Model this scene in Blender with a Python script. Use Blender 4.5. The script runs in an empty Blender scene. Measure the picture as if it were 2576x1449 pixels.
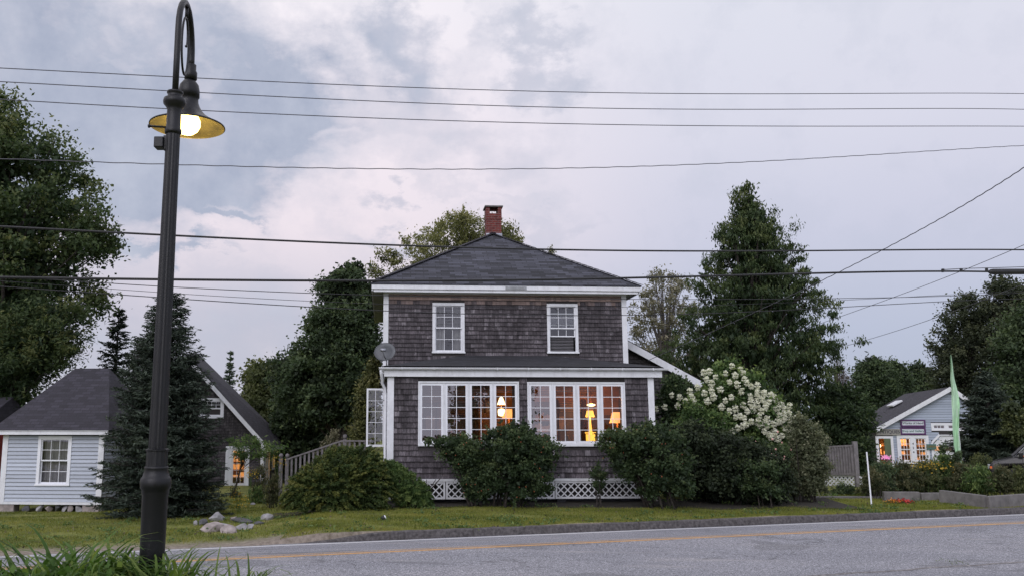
import bpy, math, random
import numpy as np
from mathutils import Vector, Matrix
rnd = random.Random(7); R = np.random.default_rng(11)
C = bpy.context.scene.collection; SC = bpy.context.scene
rad = math.radians
# ---------------------------------------------------------------- survey helpers (plan positions taken from the photograph)
FL, CX, CY, PT, EZ = 2215., 1110., 724.5, rad(9.04), 2.0
def ray(px, py):
    a = (px-CX)/FL; b = -(py-CY)/FL
    return Vector((a, math.cos(PT)-b*math.sin(PT), math.sin(PT)+b*math.cos(PT)))
def at(px, py, Y):
    r = ray(px, py); return Vector((0, 0, EZ)) + r*(Y/r.y)
M_ROAD = .335
def interp(x, xs, ys): return float(np.interp(x, xs, ys))
def sstep(a, b, x):
    t = min(1, max(0, (x-a)/(b-a))); return t*t*(3-2*t)
def road_z(u): return interp(u, [9.2, 10.5, 11.8, 15.4, 18.6, 18.95], [-.20, -.19, -.17, .0, -.235, -.25])
def gz(x, y):
    u = y - M_ROAD*x
    if 10.6 < u < 18.9: return road_z(u) - .03
    if u <= 10.6:
        k = sstep(-.5, 2.5, x); return interp(u, [6, 8.3, 9.5, 10.6], [.42, .40, .10, -.22])*(1-k)+interp(u, [5, 7.5, 9.3, 10.6], [.40, .15, -.20, -.23])*k
    k = sstep(-2.4, -4.2, x)
    hi = interp(u, [18.9, 19.0, 19.06, 20, 22, 24, 30], [-.29, -.29, -.10, -.06, .0, .03, .05])
    lo = interp(u, [18.9, 19.6, 21, 24, 28, 50], [-.285, -.245, -.2, -.2, -.27, -.6])
    z = hi*(1-k) + lo*k
    z += .8*sstep(60, 150, y) + 5*sstep(150, 700, y)
    return z + .02*math.sin(x*1.3+u*.7)*math.sin(u*1.9)
# ---------------------------------------------------------------- materials
def new_mat(name):
    m = bpy.data.materials.new(name); m.use_nodes = True
    nt = m.node_tree; nt.nodes.clear()
    out = nt.nodes.new('ShaderNodeOutputMaterial'); b = nt.nodes.new('ShaderNodeBsdfPrincipled')
    nt.links.new(b.outputs[0], out.inputs[0]); return m, nt, b, out
def N(nt, t, **k):
    n = nt.nodes.new(t)
    for a, v in k.items():
        if a in n.inputs: n.inputs[a].default_value = v
        else: setattr(n, a, v)
    return n
def L(nt, a, b): nt.links.new(a, b)
def ramp(nt, fac, stops):
    r = nt.nodes.new('ShaderNodeValToRGB'); el = r.color_ramp.elements
    while len(el) < len(stops): el.new(.5)
    for e, (p, c) in zip(el, stops): e.position = p; e.color = (*c, 1)
    L(nt, fac, r.inputs[0]); return r.outputs[0]
def mix(nt, f, a, b, mode='MIX'):
    m = nt.nodes.new('ShaderNodeMix'); m.data_type = 'RGBA'; m.blend_type = mode
    if isinstance(f, (int, float)): m.inputs[0].default_value = f
    else: L(nt, f, m.inputs[0])
    for s, i in ((a, 6), (b, 7)):
        if isinstance(s, tuple): m.inputs[i].default_value = (*s, 1)
        else: L(nt, s, m.inputs[i])
    return m.outputs[2]
def math_(nt, op, a, b=None, c=None):
    m = nt.nodes.new('ShaderNodeMath'); m.operation = op
    for i, s in enumerate((a, b, c)):
        if s is None: continue
        if isinstance(s, (int, float)): m.inputs[i].default_value = s
        else: L(nt, s, m.inputs[i])
    return m.outputs[0]
def noise(nt, vec, scale, detail=4, rough=.6, dist=0):
    n = N(nt, 'ShaderNodeTexNoise'); n.inputs['Scale'].default_value = scale; n.inputs['Detail'].default_value = detail
    n.inputs['Roughness'].default_value = rough; n.inputs['Distortion'].default_value = dist
    L(nt, vec, n.inputs['Vector']); return n.outputs['Fac']
def bump(nt, b, h, s, d=.01):
    n = N(nt, 'ShaderNodeBump'); n.inputs['Strength'].default_value = s; n.inputs['Distance'].default_value = d
    L(nt, h, n.inputs['Height']); L(nt, n.outputs[0], b.inputs['Normal'])
def coord(nt, which='Object', scale=None):
    t = nt.nodes.new('ShaderNodeTexCoord').outputs[which]
    if scale:
        m = nt.nodes.new('ShaderNodeMapping'); m.inputs['Scale'].default_value = scale; L(nt, t, m.inputs[0]); t = m.outputs[0]
    return t
def plain(name, col, rough=.6, metal=0, var=.25, nscale=6, bmp=.15, dirt=None, spec=None, emit=None, es=0):
    m, nt, b, o = new_mat(name); v = coord(nt)
    n1 = noise(nt, v, nscale, 5); dark = tuple(c*(1-var) for c in col); lite = tuple(min(1, c*(1+var*.5)) for c in col)
    c = ramp(nt, n1, [(.3, dark), (.7, lite)])
    if dirt:
        n2 = noise(nt, coord(nt, 'Object', (2.5, 2.5, .8)), 2.3, 6, .75)
        c = mix(nt, math_(nt, 'MULTIPLY', ramp(nt, n2, [(.5, (0,0,0)), (.78, (1,1,1))]), .6), c, dirt)
    L(nt, c, b.inputs['Base Color']); b.inputs['Roughness'].default_value = rough; b.inputs['Metallic'].default_value = metal
    if spec is not None: b.inputs['Specular IOR Level'].default_value = spec
    if bmp: bump(nt, b, noise(nt, v, nscale*12, 3), bmp)
    if emit: b.inputs['Emission Color'].default_value = (*emit, 1); b.inputs['Emission Strength'].default_value = es
    return m
def attr_v(nt, n='v'):
    a = nt.nodes.new('ShaderNodeAttribute'); a.attribute_name = n; return a.outputs['Fac']
def shingle_mat(name, cols, warm):
    m, nt, b, o = new_mat(name); v = attr_v(nt)
    st = noise(nt, coord(nt, 'Object', (26, 26, 2.2)), 1, 5, .8)
    blot = noise(nt, coord(nt, 'Object', (1, 1, 1)), 1.6, 5, .65)
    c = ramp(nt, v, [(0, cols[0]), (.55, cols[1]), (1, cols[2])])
    c = mix(nt, .85, c, ramp(nt, st, [(.32, (.18,.18,.19)), (.5, (.85,.85,.86)), (.68, (2.0,1.95,1.95))]), 'MULTIPLY')
    c = mix(nt, .8, c, ramp(nt, blot, [(.32, (.40,.37,.39)), (.62, (1.35,1.32,1.33))]), 'MULTIPLY')
    sx_ = nt.nodes.new('ShaderNodeSeparateXYZ'); L(nt, coord(nt), sx_.inputs[0])
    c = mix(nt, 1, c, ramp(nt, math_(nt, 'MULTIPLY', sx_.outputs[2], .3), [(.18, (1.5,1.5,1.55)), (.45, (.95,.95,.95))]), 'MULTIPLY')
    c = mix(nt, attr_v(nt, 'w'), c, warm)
    L(nt, c, b.inputs['Base Color']); b.inputs['Roughness'].default_value = .85; bump(nt, b, st, .5, .01); return m
def board_mat(name, col, wear_and_shade):
    m, nt, b, o = new_mat(name); v = attr_v(nt)
    n = noise(nt, coord(nt, 'Object', (1.2, 1.2, 9)), 1.5, 7, .72)
    fine = noise(nt, coord(nt, 'Object', (6, 6, 60)), 2, 4, .7)
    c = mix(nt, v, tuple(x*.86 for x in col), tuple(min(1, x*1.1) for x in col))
    c = mix(nt, ramp(nt, n, [(.58, (0,0,0)), (.75, (.75,.75,.75))]), c, wear_and_shade)
    c = mix(nt, .4, c, ramp(nt, fine, [(.3, (.6,.6,.6)), (.7, (1.1,1.1,1.1))]), 'MULTIPLY')
    c = mix(nt, attr_v(nt, 'w'), c, tuple(x*.35 for x in wear_and_shade))  # lap shadow tone painted on the lower board edges
    L(nt, c, b.inputs['Base Color']); b.inputs['Roughness'].default_value = .7; bump(nt, b, fine, .3); return m
def roof_mat(name, base, tab=.30, course=.14, con=1):
    m, nt, b, o = new_mat(name)
    uv = nt.nodes.new('ShaderNodeUVMap').outputs[0]
    br = nt.nodes.new('ShaderNodeTexBrick'); L(nt, uv, br.inputs['Vector'])
    br.inputs['Color1'].default_value = (.38,.38,.40,1); br.inputs['Color2'].default_value = (1.5,1.5,1.6,1); br.inputs['Mortar'].default_value = (.25,.25,.25,1)
    br.inputs['Scale'].default_value = 1; br.inputs['Brick Width'].default_value = tab; br.inputs['Row Height'].default_value = course
    br.inputs['Mortar Size'].default_value = .009; br.inputs['Mortar Smooth'].default_value = .3; br.offset_frequency = 2; br.offset = .37; br.inputs['Bias'].default_value = -.1
    n = noise(nt, coord(nt), 55, 3, .8); n2 = noise(nt, coord(nt), .9, 5, .6)
    c = mix(nt, con, base, br.outputs['Color'], 'MULTIPLY')
    c = mix(nt, .6, c, ramp(nt, n, [(.35, (.5,.5,.5)), (.65, (1.3,1.3,1.3))]), 'MULTIPLY')
    c = mix(nt, .6, c, ramp(nt, n2, [(.3, (.75,.75,.75)), (.7, (1.2,1.18,1.15))]), 'MULTIPLY')
    L(nt, c, b.inputs['Base Color']); b.inputs['Roughness'].default_value = .9
    bump(nt, b, br.outputs['Color'], .8, .012); return m
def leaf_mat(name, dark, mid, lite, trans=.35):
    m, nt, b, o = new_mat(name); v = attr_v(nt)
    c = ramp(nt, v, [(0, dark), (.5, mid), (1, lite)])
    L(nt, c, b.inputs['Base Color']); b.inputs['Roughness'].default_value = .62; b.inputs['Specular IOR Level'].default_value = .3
    t = nt.nodes.new('ShaderNodeBsdfTranslucent'); L(nt, mix(nt, .5, c, (1., 1.2, .5), 'MULTIPLY'), t.inputs[0])
    mx = nt.nodes.new('ShaderNodeMixShader'); mx.inputs[0].default_value = trans
    L(nt, b.outputs[0], mx.inputs[1]); L(nt, t.outputs[0], mx.inputs[2]); L(nt, mx.outputs[0], o.inputs[0]); return m
def glass_mat(name, refl=.25, tint=(.9,.92,.92), rough=.0):
    m, nt, b, o = new_mat(name); nt.nodes.remove(b)
    t = nt.nodes.new('ShaderNodeBsdfTransparent'); t.inputs[0].default_value = (*tint, 1)
    g = nt.nodes.new('ShaderNodeBsdfGlossy'); g.inputs['Roughness'].default_value = rough; g.inputs['Color'].default_value = (.95,.93,.97,1)
    w = noise(nt, coord(nt), 1.7, 2); bp = N(nt, 'ShaderNodeBump'); bp.inputs['Strength'].default_value = .06; bp.inputs['Distance'].default_value = .05
    L(nt, w, bp.inputs['Height']); L(nt, bp.outputs[0], g.inputs['Normal'])
    fr = nt.nodes.new('ShaderNodeFresnel'); fr.inputs[0].default_value = 1.5
    f = math_(nt, 'ADD', math_(nt, 'MULTIPLY', fr.outputs[0], 1.0), refl-.04)
    mx = nt.nodes.new('ShaderNodeMixShader'); L(nt, f, mx.inputs[0]); L(nt, t.outputs[0], mx.inputs[1]); L(nt, g.outputs[0], mx.inputs[2]); L(nt, mx.outputs[0], o.inputs[0]); return m
def emit_mat(name, col, s, base=(.8,.6,.4), stripes=0):
    m, nt, b, o = new_mat(name); b.inputs['Base Color'].default_value = (*base, 1); b.inputs['Roughness'].default_value = .6
    n = noise(nt, coord(nt, 'Object', (1, 1, .4)), 9, 2)
    c = mix(nt, 1, col, ramp(nt, n, [(.3, (.75,.75,.75)), (.7, (1.1,1.1,1.1))]), 'MULTIPLY')
    L(nt, c, b.inputs['Emission Color']); b.inputs['Emission Strength'].default_value = s; return m

MT = {}
MT['white'] = plain('white_paint', (.72,.73,.76), .5, var=.12, nscale=3, bmp=.08, dirt=(.42,.41,.42))
MT['white_clean'] = plain('white_paint_clean', (.78,.79,.83), .45, var=.06, nscale=3, bmp=.05)
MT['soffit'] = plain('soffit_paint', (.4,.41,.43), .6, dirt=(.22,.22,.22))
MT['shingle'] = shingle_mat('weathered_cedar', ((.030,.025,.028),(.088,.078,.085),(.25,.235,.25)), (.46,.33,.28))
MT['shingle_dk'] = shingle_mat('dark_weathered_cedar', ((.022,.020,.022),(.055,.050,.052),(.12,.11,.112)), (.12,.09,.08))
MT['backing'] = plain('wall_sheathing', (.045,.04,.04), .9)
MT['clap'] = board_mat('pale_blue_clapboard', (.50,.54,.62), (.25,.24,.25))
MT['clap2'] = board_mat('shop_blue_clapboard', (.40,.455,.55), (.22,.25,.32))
MT['roof'] = roof_mat('asphalt_shingle_slate', (.056,.058,.072), .40, .155)
MT['roof3'] = roof_mat('asphalt_shingle_black', (.026,.026,.032), .3, .14, .6)
MT['roof2'] = roof_mat('asphalt_shingle_violet', (.042,.039,.050), .26, .12, .5)
MT['metal_dk'] = plain('dark_painted_metal', (.008,.008,.011), .42, .2, var=.4, nscale=9, bmp=.25, spec=.5)
MT['metal_gr'] = plain('grey_metal', (.2,.2,.21), .5, .5)
MT['galv'] = plain('galvanised', (.35,.36,.4), .45, .7)
MT['dish'] = plain('dish_grey', (.075,.08,.09), .45, .2)
MT['glass'] = glass_mat('porch_glass', .20); MT['glass_in'] = glass_mat('lit_porch_glass', .03)
MT['glass2'] = glass_mat('upper_glass', .10)
MT['glass_cas'] = glass_mat('casement_glass', .12)
MT['blind'] = plain('blind_slats', (.30,.29,.31), .6)
MT['curtain'] = plain('curtain_cloth', (.30,.29,.29), .8)
MT['curtain_warm'] = plain('curtain_cloth_warm', (.34,.24,.2), .8)
MT['wood_in'] = plain('interior_wood', (.34,.17,.09), .5, var=.4, nscale=4)
MT['wood_dk'] = plain('dark_wood', (.09,.04,.022), .4, var=.4, nscale=5)
MT['plaster'] = plain('interior_plaster', (.27,.125,.055), .8, var=.3, nscale=2)
MT['dark_room'] = plain('dark_room', (.055,.055,.062), .9)
MT['wood_gr'] = plain('weathered_grey_wood', (.20,.185,.19), .85, var=.4, nscale=7, bmp=.3)
MT['concrete'] = plain('weathered_concrete', (.17,.16,.155), .9, var=.35, nscale=5, bmp=.5, dirt=(.07,.065,.06))
MT['bark'] = plain('bark', (.045,.037,.032), .95, var=.5, nscale=14, bmp=.8)
MT['bark_lt'] = plain('pale_bark', (.13,.115,.105), .95, var=.4, nscale=14, bmp=.8)
MT['purple'] = plain('purple_paint', (.085,.018,.11), .5)
MT['sign_white'] = plain('sign_white', (.62,.66,.70), .5, var=.05)
MT['sign_grey'] = plain('sign_weathered', (.32,.31,.28), .7, dirt=(.2,.2,.18))
MT['ink'] = plain('sign_ink', (.05,.05,.07), .5)
MT['ink_g'] = plain('sign_ink_green', (.07,.17,.15), .5)
MT['flag'] = plain('pale_green_cloth', (.47,.70,.47), .75, var=.2, nscale=3)
MT['rock_p'] = plain('pink_granite', (.36,.31,.295), .9, var=.45, nscale=5, bmp=.9)
MT['rock_g'] = plain('grey_granite', (.33,.32,.33), .9, var=.45, nscale=5, bmp=.9)
MT['rock_d'] = plain('dark_rock', (.09,.09,.095), .9, var=.4, nscale=5, bmp=.9)
MT['shade_or'] = emit_mat('lit_orange_shade', (1., .36, .08), 1.5)
MT['shade_ye'] = emit_mat('lit_yellow_shade', (1., .50, .045), 1.5)
MT['shade_wh'] = emit_mat('lit_white_shade', (1., .78, .42), 3.0)
MT['glow_shop'] = emit_mat('goods_with_own_glow', (1., .42, .12), .55, (.5,.3,.2))  # goods and one garage pane given emission in place of lamp light
MT['bulb'] = emit_mat('street_bulb', (1., .70, .20), 9)
MT['carpaint'] = plain('black_car_paint', (.012,.010,.011), .22, .2, var=.2, bmp=0, spec=.6)
MT['rubber'] = plain('tyre_rubber', (.02,.02,.02), .85)
MT['chrome'] = plain('chrome', (.5,.5,.52), .15, 1, bmp=0)
MT['orange_lens_and_glint'] = plain('orange_lens_and_glint', (.7,.12,.03), .3, emit=(1,.2,.05), es=.25)
MT['red'] = plain('barn_red', (.25,.03,.02), .7)
MT['cable'] = plain('cable_black', (.02,.02,.023), .6, bmp=0)
MT['cable_gr'] = plain('cable_grey', (.10,.10,.12), .5, .5, bmp=0)
# brick
m, nt, b, o = new_mat('chimney_brick'); br = nt.nodes.new('ShaderNodeTexBrick')
vv = nt.nodes.new('ShaderNodeUVMap').outputs[0]; L(nt, vv, br.inputs['Vector'])
br.inputs['Color1'].default_value = (.17,.035,.028,1); br.inputs['Color2'].default_value = (.11,.022,.02,1); br.inputs['Mortar'].default_value = (.17,.12,.11,1)
br.inputs['Scale'].default_value = 1; br.inputs['Brick Width'].default_value = .22; br.inputs['Row Height'].default_value = .082; br.inputs['Mortar Size'].default_value = .007
L(nt, mix(nt, .5, br.outputs[0], ramp(nt, noise(nt, coord(nt), 9, 5), [(.3, (.5,.5,.5)), (.7, (1.3,1.3,1.3))]), 'MULTIPLY'), b.inputs['Base Color']); b.inputs['Roughness'].default_value = .9
bump(nt, b, br.outputs[0], .5); MT['brick'] = m
# asphalt
m, nt, b, o = new_mat('worn_asphalt'); v = coord(nt)
sp = noise(nt, v, 38, 4, .95); sp2 = noise(nt, v, 17, 3, .9); big = noise(nt, coord(nt, 'Object', (.25, .7, 1)), 1, 6, .6)
c = ramp(nt, sp, [(.34, (.075,.077,.088)), (.5, (.20,.20,.222)), (.66, (.60,.60,.64))])
c = mix(nt, .55, c, ramp(nt, sp2, [(.33, (.5,.5,.5)), (.5, (1,1,1)), (.68, (1.5,1.5,1.5))]), 'MULTIPLY')
c = mix(nt, .9, c, ramp(nt, big, [(.3, (.80,.80,.82)), (.5, (1,1,1)), (.7, (1.22,1.19,1.17))]), 'MULTIPLY')
vo = nt.nodes.new('ShaderNodeTexVoronoi'); vo.feature = 'DISTANCE_TO_EDGE'; vo.inputs['Scale'].default_value = .32
wv = nt.nodes.new('ShaderNodeVectorMath'); wv.operation = 'ADD'; L(nt, v, wv.inputs[0])
nz = N(nt, 'ShaderNodeTexNoise'); nz.inputs['Scale'].default_value = 1.6; nz.inputs['Detail'].default_value = 5; L(nt, v, nz.inputs['Vector']); L(nt, nz.outputs['Color'], wv.inputs[1])
L(nt, wv.outputs[0], vo.inputs['Vector'])
crack = ramp(nt, vo.outputs['Distance'], [(0, (.45,.45,.45)), (.006, (1,1,1))])
c = mix(nt, ramp(nt, noise(nt, v, .35, 2), [(.42, (0,0,0)), (.52, (.9,.9,.9))]), c, mix(nt, 1, c, crack, 'MULTIPLY'))
pt_ = noise(nt, coord(nt, 'Object', (.12, 1.3, 1)), 1.7, 6, .7)
c = mix(nt, ramp(nt, pt_, [(.56, (0,0,0)), (.66, (.55,.55,.55))]), c, (.36,.34,.335))
pt2 = noise(nt, coord(nt, 'Object', (.5, 1.1, 1)), .8, 3, .6)
c = mix(nt, ramp(nt, pt2, [(.60, (0,0,0)), (.615, (.38,.38,.38))]), c, (.10,.10,.105))
L(nt, c, b.inputs['Base Color']); b.inputs['Roughness'].default_value = .9; bump(nt, b, sp, .5, .01); MT['asphalt'] = m
def line_mat(name, col, keep):
    m, nt, b, o = new_mat(name); v = coord(nt)
    n = noise(nt, v, 22, 5, .85); n2 = noise(nt, v, 2.5, 5, .7)
    f = math_(nt, 'ADD', math_(nt, 'MULTIPLY', n, .6), math_(nt, 'MULTIPLY', n2, .4))
    L(nt, mix(nt, ramp(nt, f, [(keep-.05, (1,1,1)), (keep+.06, (0,0,0))]), (.18,.175,.18), col), b.inputs['Base Color']); b.inputs['Roughness'].default_value = .8; return m
MT['line_w'] = line_mat('worn_white_line', (.78,.78,.79), .68)
MT['line_y'] = line_mat('worn_yellow_line', (.52,.29,.10), .57)
# ground
m, nt, b, o = new_mat('lawn_soil'); v = coord(nt)
g = ramp(nt, noise(nt, v, 1.1, 7, .7), [(.3, (.055,.068,.012)), (.52, (.16,.18,.03)), (.72, (.26,.22,.08))])
g = mix(nt, .7, g, ramp(nt, noise(nt, v, 16, 5, .8), [(.3, (.35,.35,.35)), (.7, (1.5,1.5,1.5))]), 'MULTIPLY')
dirt = ramp(nt, noise(nt, v, 9, 5, .7), [(.3, (.13,.105,.08)), (.7, (.33,.28,.235))])
L(nt, mix(nt, attr_v(nt, 'dirt'), g, dirt), b.inputs['Base Color']); b.inputs['Roughness'].default_value = 1; bump(nt, b, noise(nt, v, 30, 4), .6, .03); MT['ground'] = m
MT['grass'] = leaf_mat('lawn_blades', (.048,.070,.010), (.165,.190,.030), (.33,.30,.075), .3)
MT['lf_maple'] = leaf_mat('maple_leaves', (0.0248,0.0452,0.01888), (0.07006,0.1022,0.03772), (0.1738,0.1799,0.06571))
MT['lf_dark'] = leaf_mat('dark_leaves', (.024,.036,.019), (.066,.100,.048), (.155,.195,.085))
MT['lf_cedar'] = leaf_mat('cedar_foliage', (0.03024,0.05166,0.02415), (0.06535,0.09667,0.03841), (0.1474,0.1688,0.06552))
MT['lf_deep'] = leaf_mat('deep_green_leaves', (.010,.016,.008), (.032,.046,.024), (.075,.095,.045))  # darkest leaf greens, used on the dark shrubs
MT['lf_olive'] = leaf_mat('olive_leaves', (0.0462,0.0528,0.01848), (0.1584,0.165,0.0594), (0.3168,0.2904,0.1254))
MT['lf_pale'] = leaf_mat('pale_willow_leaves', (0.07,0.065,0.04), (0.2,0.19,0.12), (0.38,0.34,0.25))
MT['lf_bush'] = leaf_mat('bush_leaves', (0.04464,0.06096,0.02691), (0.09515,0.1135,0.04441), (0.1858,0.1939,0.07603))
MT['lf_rose'] = leaf_mat('rose_leaves', (0.02079,0.03578,0.01724), (0.0518,0.08359,0.03468), (0.1266,0.1588,0.06585))
MT['lf_green'] = leaf_mat('fresh_leaves', (0.03705,0.0702,0.02304), (0.09194,0.1522,0.04836), (0.2466,0.3078,0.1001))
MT['lf_var'] = leaf_mat('variegated_leaves', (0.06732,0.08177,0.04321), (0.1466,0.1612,0.09205), (0.3585,0.3499,0.2291))
MT['lf_brown'] = leaf_mat('brown_twigs', (0.05,0.035,0.03), (0.11,0.08,0.065), (0.17,0.13,0.11))
MT['lf_oak'] = leaf_mat('oak_leaves', (.022,.030,.018), (.060,.075,.042), (.125,.135,.070))
MT['spruce'] = leaf_mat('spruce_needles', (.013,.020,.014), (.033,.048,.034), (.088,.112,.080), .12)
MT['spruce2'] = leaf_mat('far_spruce_needles', (0.02413,0.04351,0.02831), (0.05271,0.08105,0.05017), (0.1134,0.1425,0.07798), .12)
MT['yew'] = leaf_mat('yew_sprays', (.018,.028,.009), (.052,.085,.024), (.20,.20,.05), .25)
MT['lily'] = leaf_mat('lily_blades', (.02,.055,.010), (.085,.165,.030), (.28,.34,.085), .4)
MT['lily_l'] = leaf_mat('lily_blades_light', (0.035,0.075,0.015), (0.12,0.19,0.035), (0.28,0.32,0.09), .35)
MT['weed'] = leaf_mat('weed_leaves', (0.04,0.057,0.0242), (0.092,0.09774,0.04614), (0.1848,0.1644,0.08712))
MT['flower_w'] = leaf_mat('hydrangea_florets', (0.26,0.28,0.17), (0.62,0.62,0.5), (0.92,0.9,0.8), .3)
MT['flower_y'] = leaf_mat('goldenrod_bloom', (0.3,0.18,0.02), (0.5,0.33,0.03), (0.6,0.42,0.06), .3)
MT['flower_r'] = plain('red_petals', (.5,.03,.03), .6); MT['flower_o'] = plain('orange_petals', (.65,.25,.02), .6)
MT['hip'] = plain('rose_hips', (.28,.075,.03), .5, bmp=0); MT['pinkb'] = plain('pink_blooms', (.75,.4,.36), .6, bmp=0)
# ---------------------------------------------------------------- mesh helpers
class MB:
    def __init__(s): s.v = []; s.f = []; s.a = []; s.w = []; s.uv = None
    def quad(s, pts, a=.5, w=0):
        i = len(s.v); s.v += [tuple(p) for p in pts]; s.f.append(tuple(range(i, i+len(pts)))); s.a.append(a); s.w.append(w)
    def box(s, x0, x1, y0, y1, z0, z1, a=.5):
        p = [(x0,y0,z0),(x1,y0,z0),(x1,y1,z0),(x0,y1,z0),(x0,y0,z1),(x1,y0,z1),(x1,y1,z1),(x0,y1,z1)]
        i = len(s.v); s.v += p
        for q in ((0,3,2,1),(4,5,6,7),(0,1,5,4),(1,2,6,5),(2,3,7,6),(3,0,4,7)): s.f.append(tuple(i+k for k in q)); s.a.append(a); s.w.append(0)
        return s
    def bar(s, p, q, w, h, up=(0,0,1), a=.5):
        p = Vector(p); q = Vector(q); d = (q-p).normalized(); side = d.cross(Vector(up)).normalized(); u = side.cross(d)
        i = len(s.v)
        for c in (p, q):
            for sx, sz in ((-1,-1),(1,-1),(1,1),(-1,1)): s.v.append(tuple(c + side*(w/2*sx) + u*(h/2*sz)))
        for k in ((0,1,2,3),(7,6,5,4),(0,4,5,1),(1,5,6,2),(2,6,7,3),(3,7,4,0)): s.f.append(tuple(i+j for j in k)); s.a.append(a); s.w.append(0)
        return s
    def tube(s, pts, rs, n=8, a=.5, cap=True):
        pts = [Vector(p) for p in pts]; rs = rs if hasattr(rs, '__len__') else [rs]*len(pts); i = len(s.v); prev = None
        for k, p in enumerate(pts):
            d = (pts[min(k+1, len(pts)-1)] - pts[max(k-1, 0)]).normalized()
            ref = prev if prev is not None else (Vector((0,0,1)) if abs(d.z) < .9 else Vector((1,0,0)))
            x = (ref - d*ref.dot(d)).normalized(); y = d.cross(x); prev = x
            for j in range(n):
                t = 2*math.pi*j/n; s.v.append(tuple(p + (x*math.cos(t) + y*math.sin(t))*rs[k]))
        for k in range(len(pts)-1):
            for j in range(n):
                s.f.append((i+k*n+j, i+k*n+(j+1)%n, i+(k+1)*n+(j+1)%n, i+(k+1)*n+j)); s.a.append(a); s.w.append(0)
        if cap:
            s.f.append(tuple(i+j for j in range(n))[::-1]); s.f.append(tuple(i+(len(pts)-1)*n+j for j in range(n))); s.a += [a]*2; s.w += [0]*2
        return s
    def lathe(s, prof, n=24, c=(0,0,0), a=.5, flute=0, cap=True):
        i = len(s.v)
        for r, z in prof:
            for j in range(n):
                t = 2*math.pi*j/n; rr = r*(1-flute*(j % 2)); s.v.append((c[0]+rr*math.cos(t), c[1]+rr*math.sin(t), c[2]+z))
        for k in range(len(prof)-1):
            for j in range(n): s.f.append((i+k*n+j, i+k*n+(j+1)%n, i+(k+1)*n+(j+1)%n, i+(k+1)*n+j)); s.a.append(a); s.w.append(0)
        if cap:
            s.f.append(tuple(i+j for j in range(n))[::-1]); s.f.append(tuple(i+(len(prof)-1)*n+j for j in range(n))); s.a += [a]*2; s.w += [0]*2
        return s
    def build(s, name, mat, parent=None, smooth=False, bevel=0, loc=None):
        me = bpy.data.meshes.new(name); me.from_pydata(s.v, [], s.f); me.update()
        me.attributes.new('v', 'FLOAT', 'FACE').data.foreach_set('value', s.a)
        if any(s.w): me.attributes.new('w', 'FLOAT', 'FACE').data.foreach_set('value', s.w)
        # metre UVs from the dominant direction of each face
        uv = me.uv_layers.new(name='UVMap'); co = [Vector(v) for v in s.v]; arr = np.zeros(len(me.loops)*2)
        for p in me.polygons:
            n = p.normal
            if abs(n.z) > .999: ax, ay = Vector((1,0,0)), Vector((0,1,0))
            else:
                ax = Vector((-n.y, n.x, 0)).normalized(); ay = n.cross(ax)
            for li, vi in zip(p.loop_indices, p.vertices):
                arr[li*2] = co[vi].dot(ax); arr[li*2+1] = co[vi].dot(ay)
        uv.data.foreach_set('uv', arr)
        if smooth: me.polygons.foreach_set('use_smooth', [True]*len(me.polygons))
        me.materials.append(mat); o = bpy.data.objects.new(name, me); C.objects.link(o)
        if parent: o.parent = parent
        if loc: o.location = loc
        if bevel:
            bv = o.modifiers.new('bevel', 'BEVEL'); bv.width = bevel; bv.segments = 2; bv.limit_method = 'ANGLE'
        return o
def tag(o, label=None, cat=None, group=None, kind=None):
    if label: o['label'] = label
    if cat: o['category'] = cat
    if group: o['group'] = group
    if kind: o['kind'] = kind
    return o
def thing(name, label, cat, loc=(0,0,0), rz=0, group=None):
    o = bpy.data.objects.new(name, None); C.objects.link(o); o.location = loc; o.rotation_euler = (0, 0, rz); o.empty_display_size = .2
    return tag(o, label, cat, group)
def copy_tree(o, parent=None):
    c = o.copy(); C.objects.link(c)
    if parent: c.parent = parent
    for ch in [x for x in bpy.data.objects if x.parent == o]: copy_tree(ch, c)
    return c
def fast_mesh(name, V, nper, v, mat, parent=None, loc=None):
    n = len(V)//nper; me = bpy.data.meshes.new(name)
    me.vertices.add(len(V)); me.vertices.foreach_set('co', V.astype(np.float32).ravel())
    me.loops.add(len(V)); me.loops.foreach_set('vertex_index', np.arange(len(V), dtype=np.int32))
    me.polygons.add(n); me.polygons.foreach_set('loop_start', np.arange(n, dtype=np.int32)*nper)
    me.update(calc_edges=True)
    me.attributes.new('v', 'FLOAT', 'FACE').data.foreach_set('value', np.clip(v, 0, 1).astype(np.float32))
    me.materials.append(mat); o = bpy.data.objects.new(name, me); C.objects.link(o)
    if parent: o.parent = parent
    if loc is not None: o.location = loc
    return o
def unit(a): return a/np.maximum(np.linalg.norm(a, axis=1, keepdims=True), 1e-9)
def leaf_verts(P, size, aspect=.55, bias=(0,-.3,.5), tdir=None):
    n = len(P); nr = unit(R.normal(size=(n,3)) + np.array(bias))
    t = R.normal(size=(n,3)) if tdir is None else tdir + R.normal(size=(n,3))*.25
    t = unit(t - nr*np.sum(t*nr, 1, keepdims=True)); b = np.cross(nr, t)
    size = np.broadcast_to(size, (n,))[:, None]
    L_, W = size*.5, size*.5*aspect
    out = np.empty((n, 4, 3)); out[:,0] = P-t*L_; out[:,1] = P+b*W+t*L_*.1; out[:,2] = P+t*L_; out[:,3] = P-b*W+t*L_*.1
    return out.reshape(-1, 3)
def prof_world(prof, Y):
    rows = []
    for py, xl, xr in prof:
        a = at(xl, py, Y); b_ = at(xr, py, Y); rows.append((a.z, a.x, b_.x))
    rows.sort(); return np.array(rows)
crown_jit = [.05]
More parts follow.
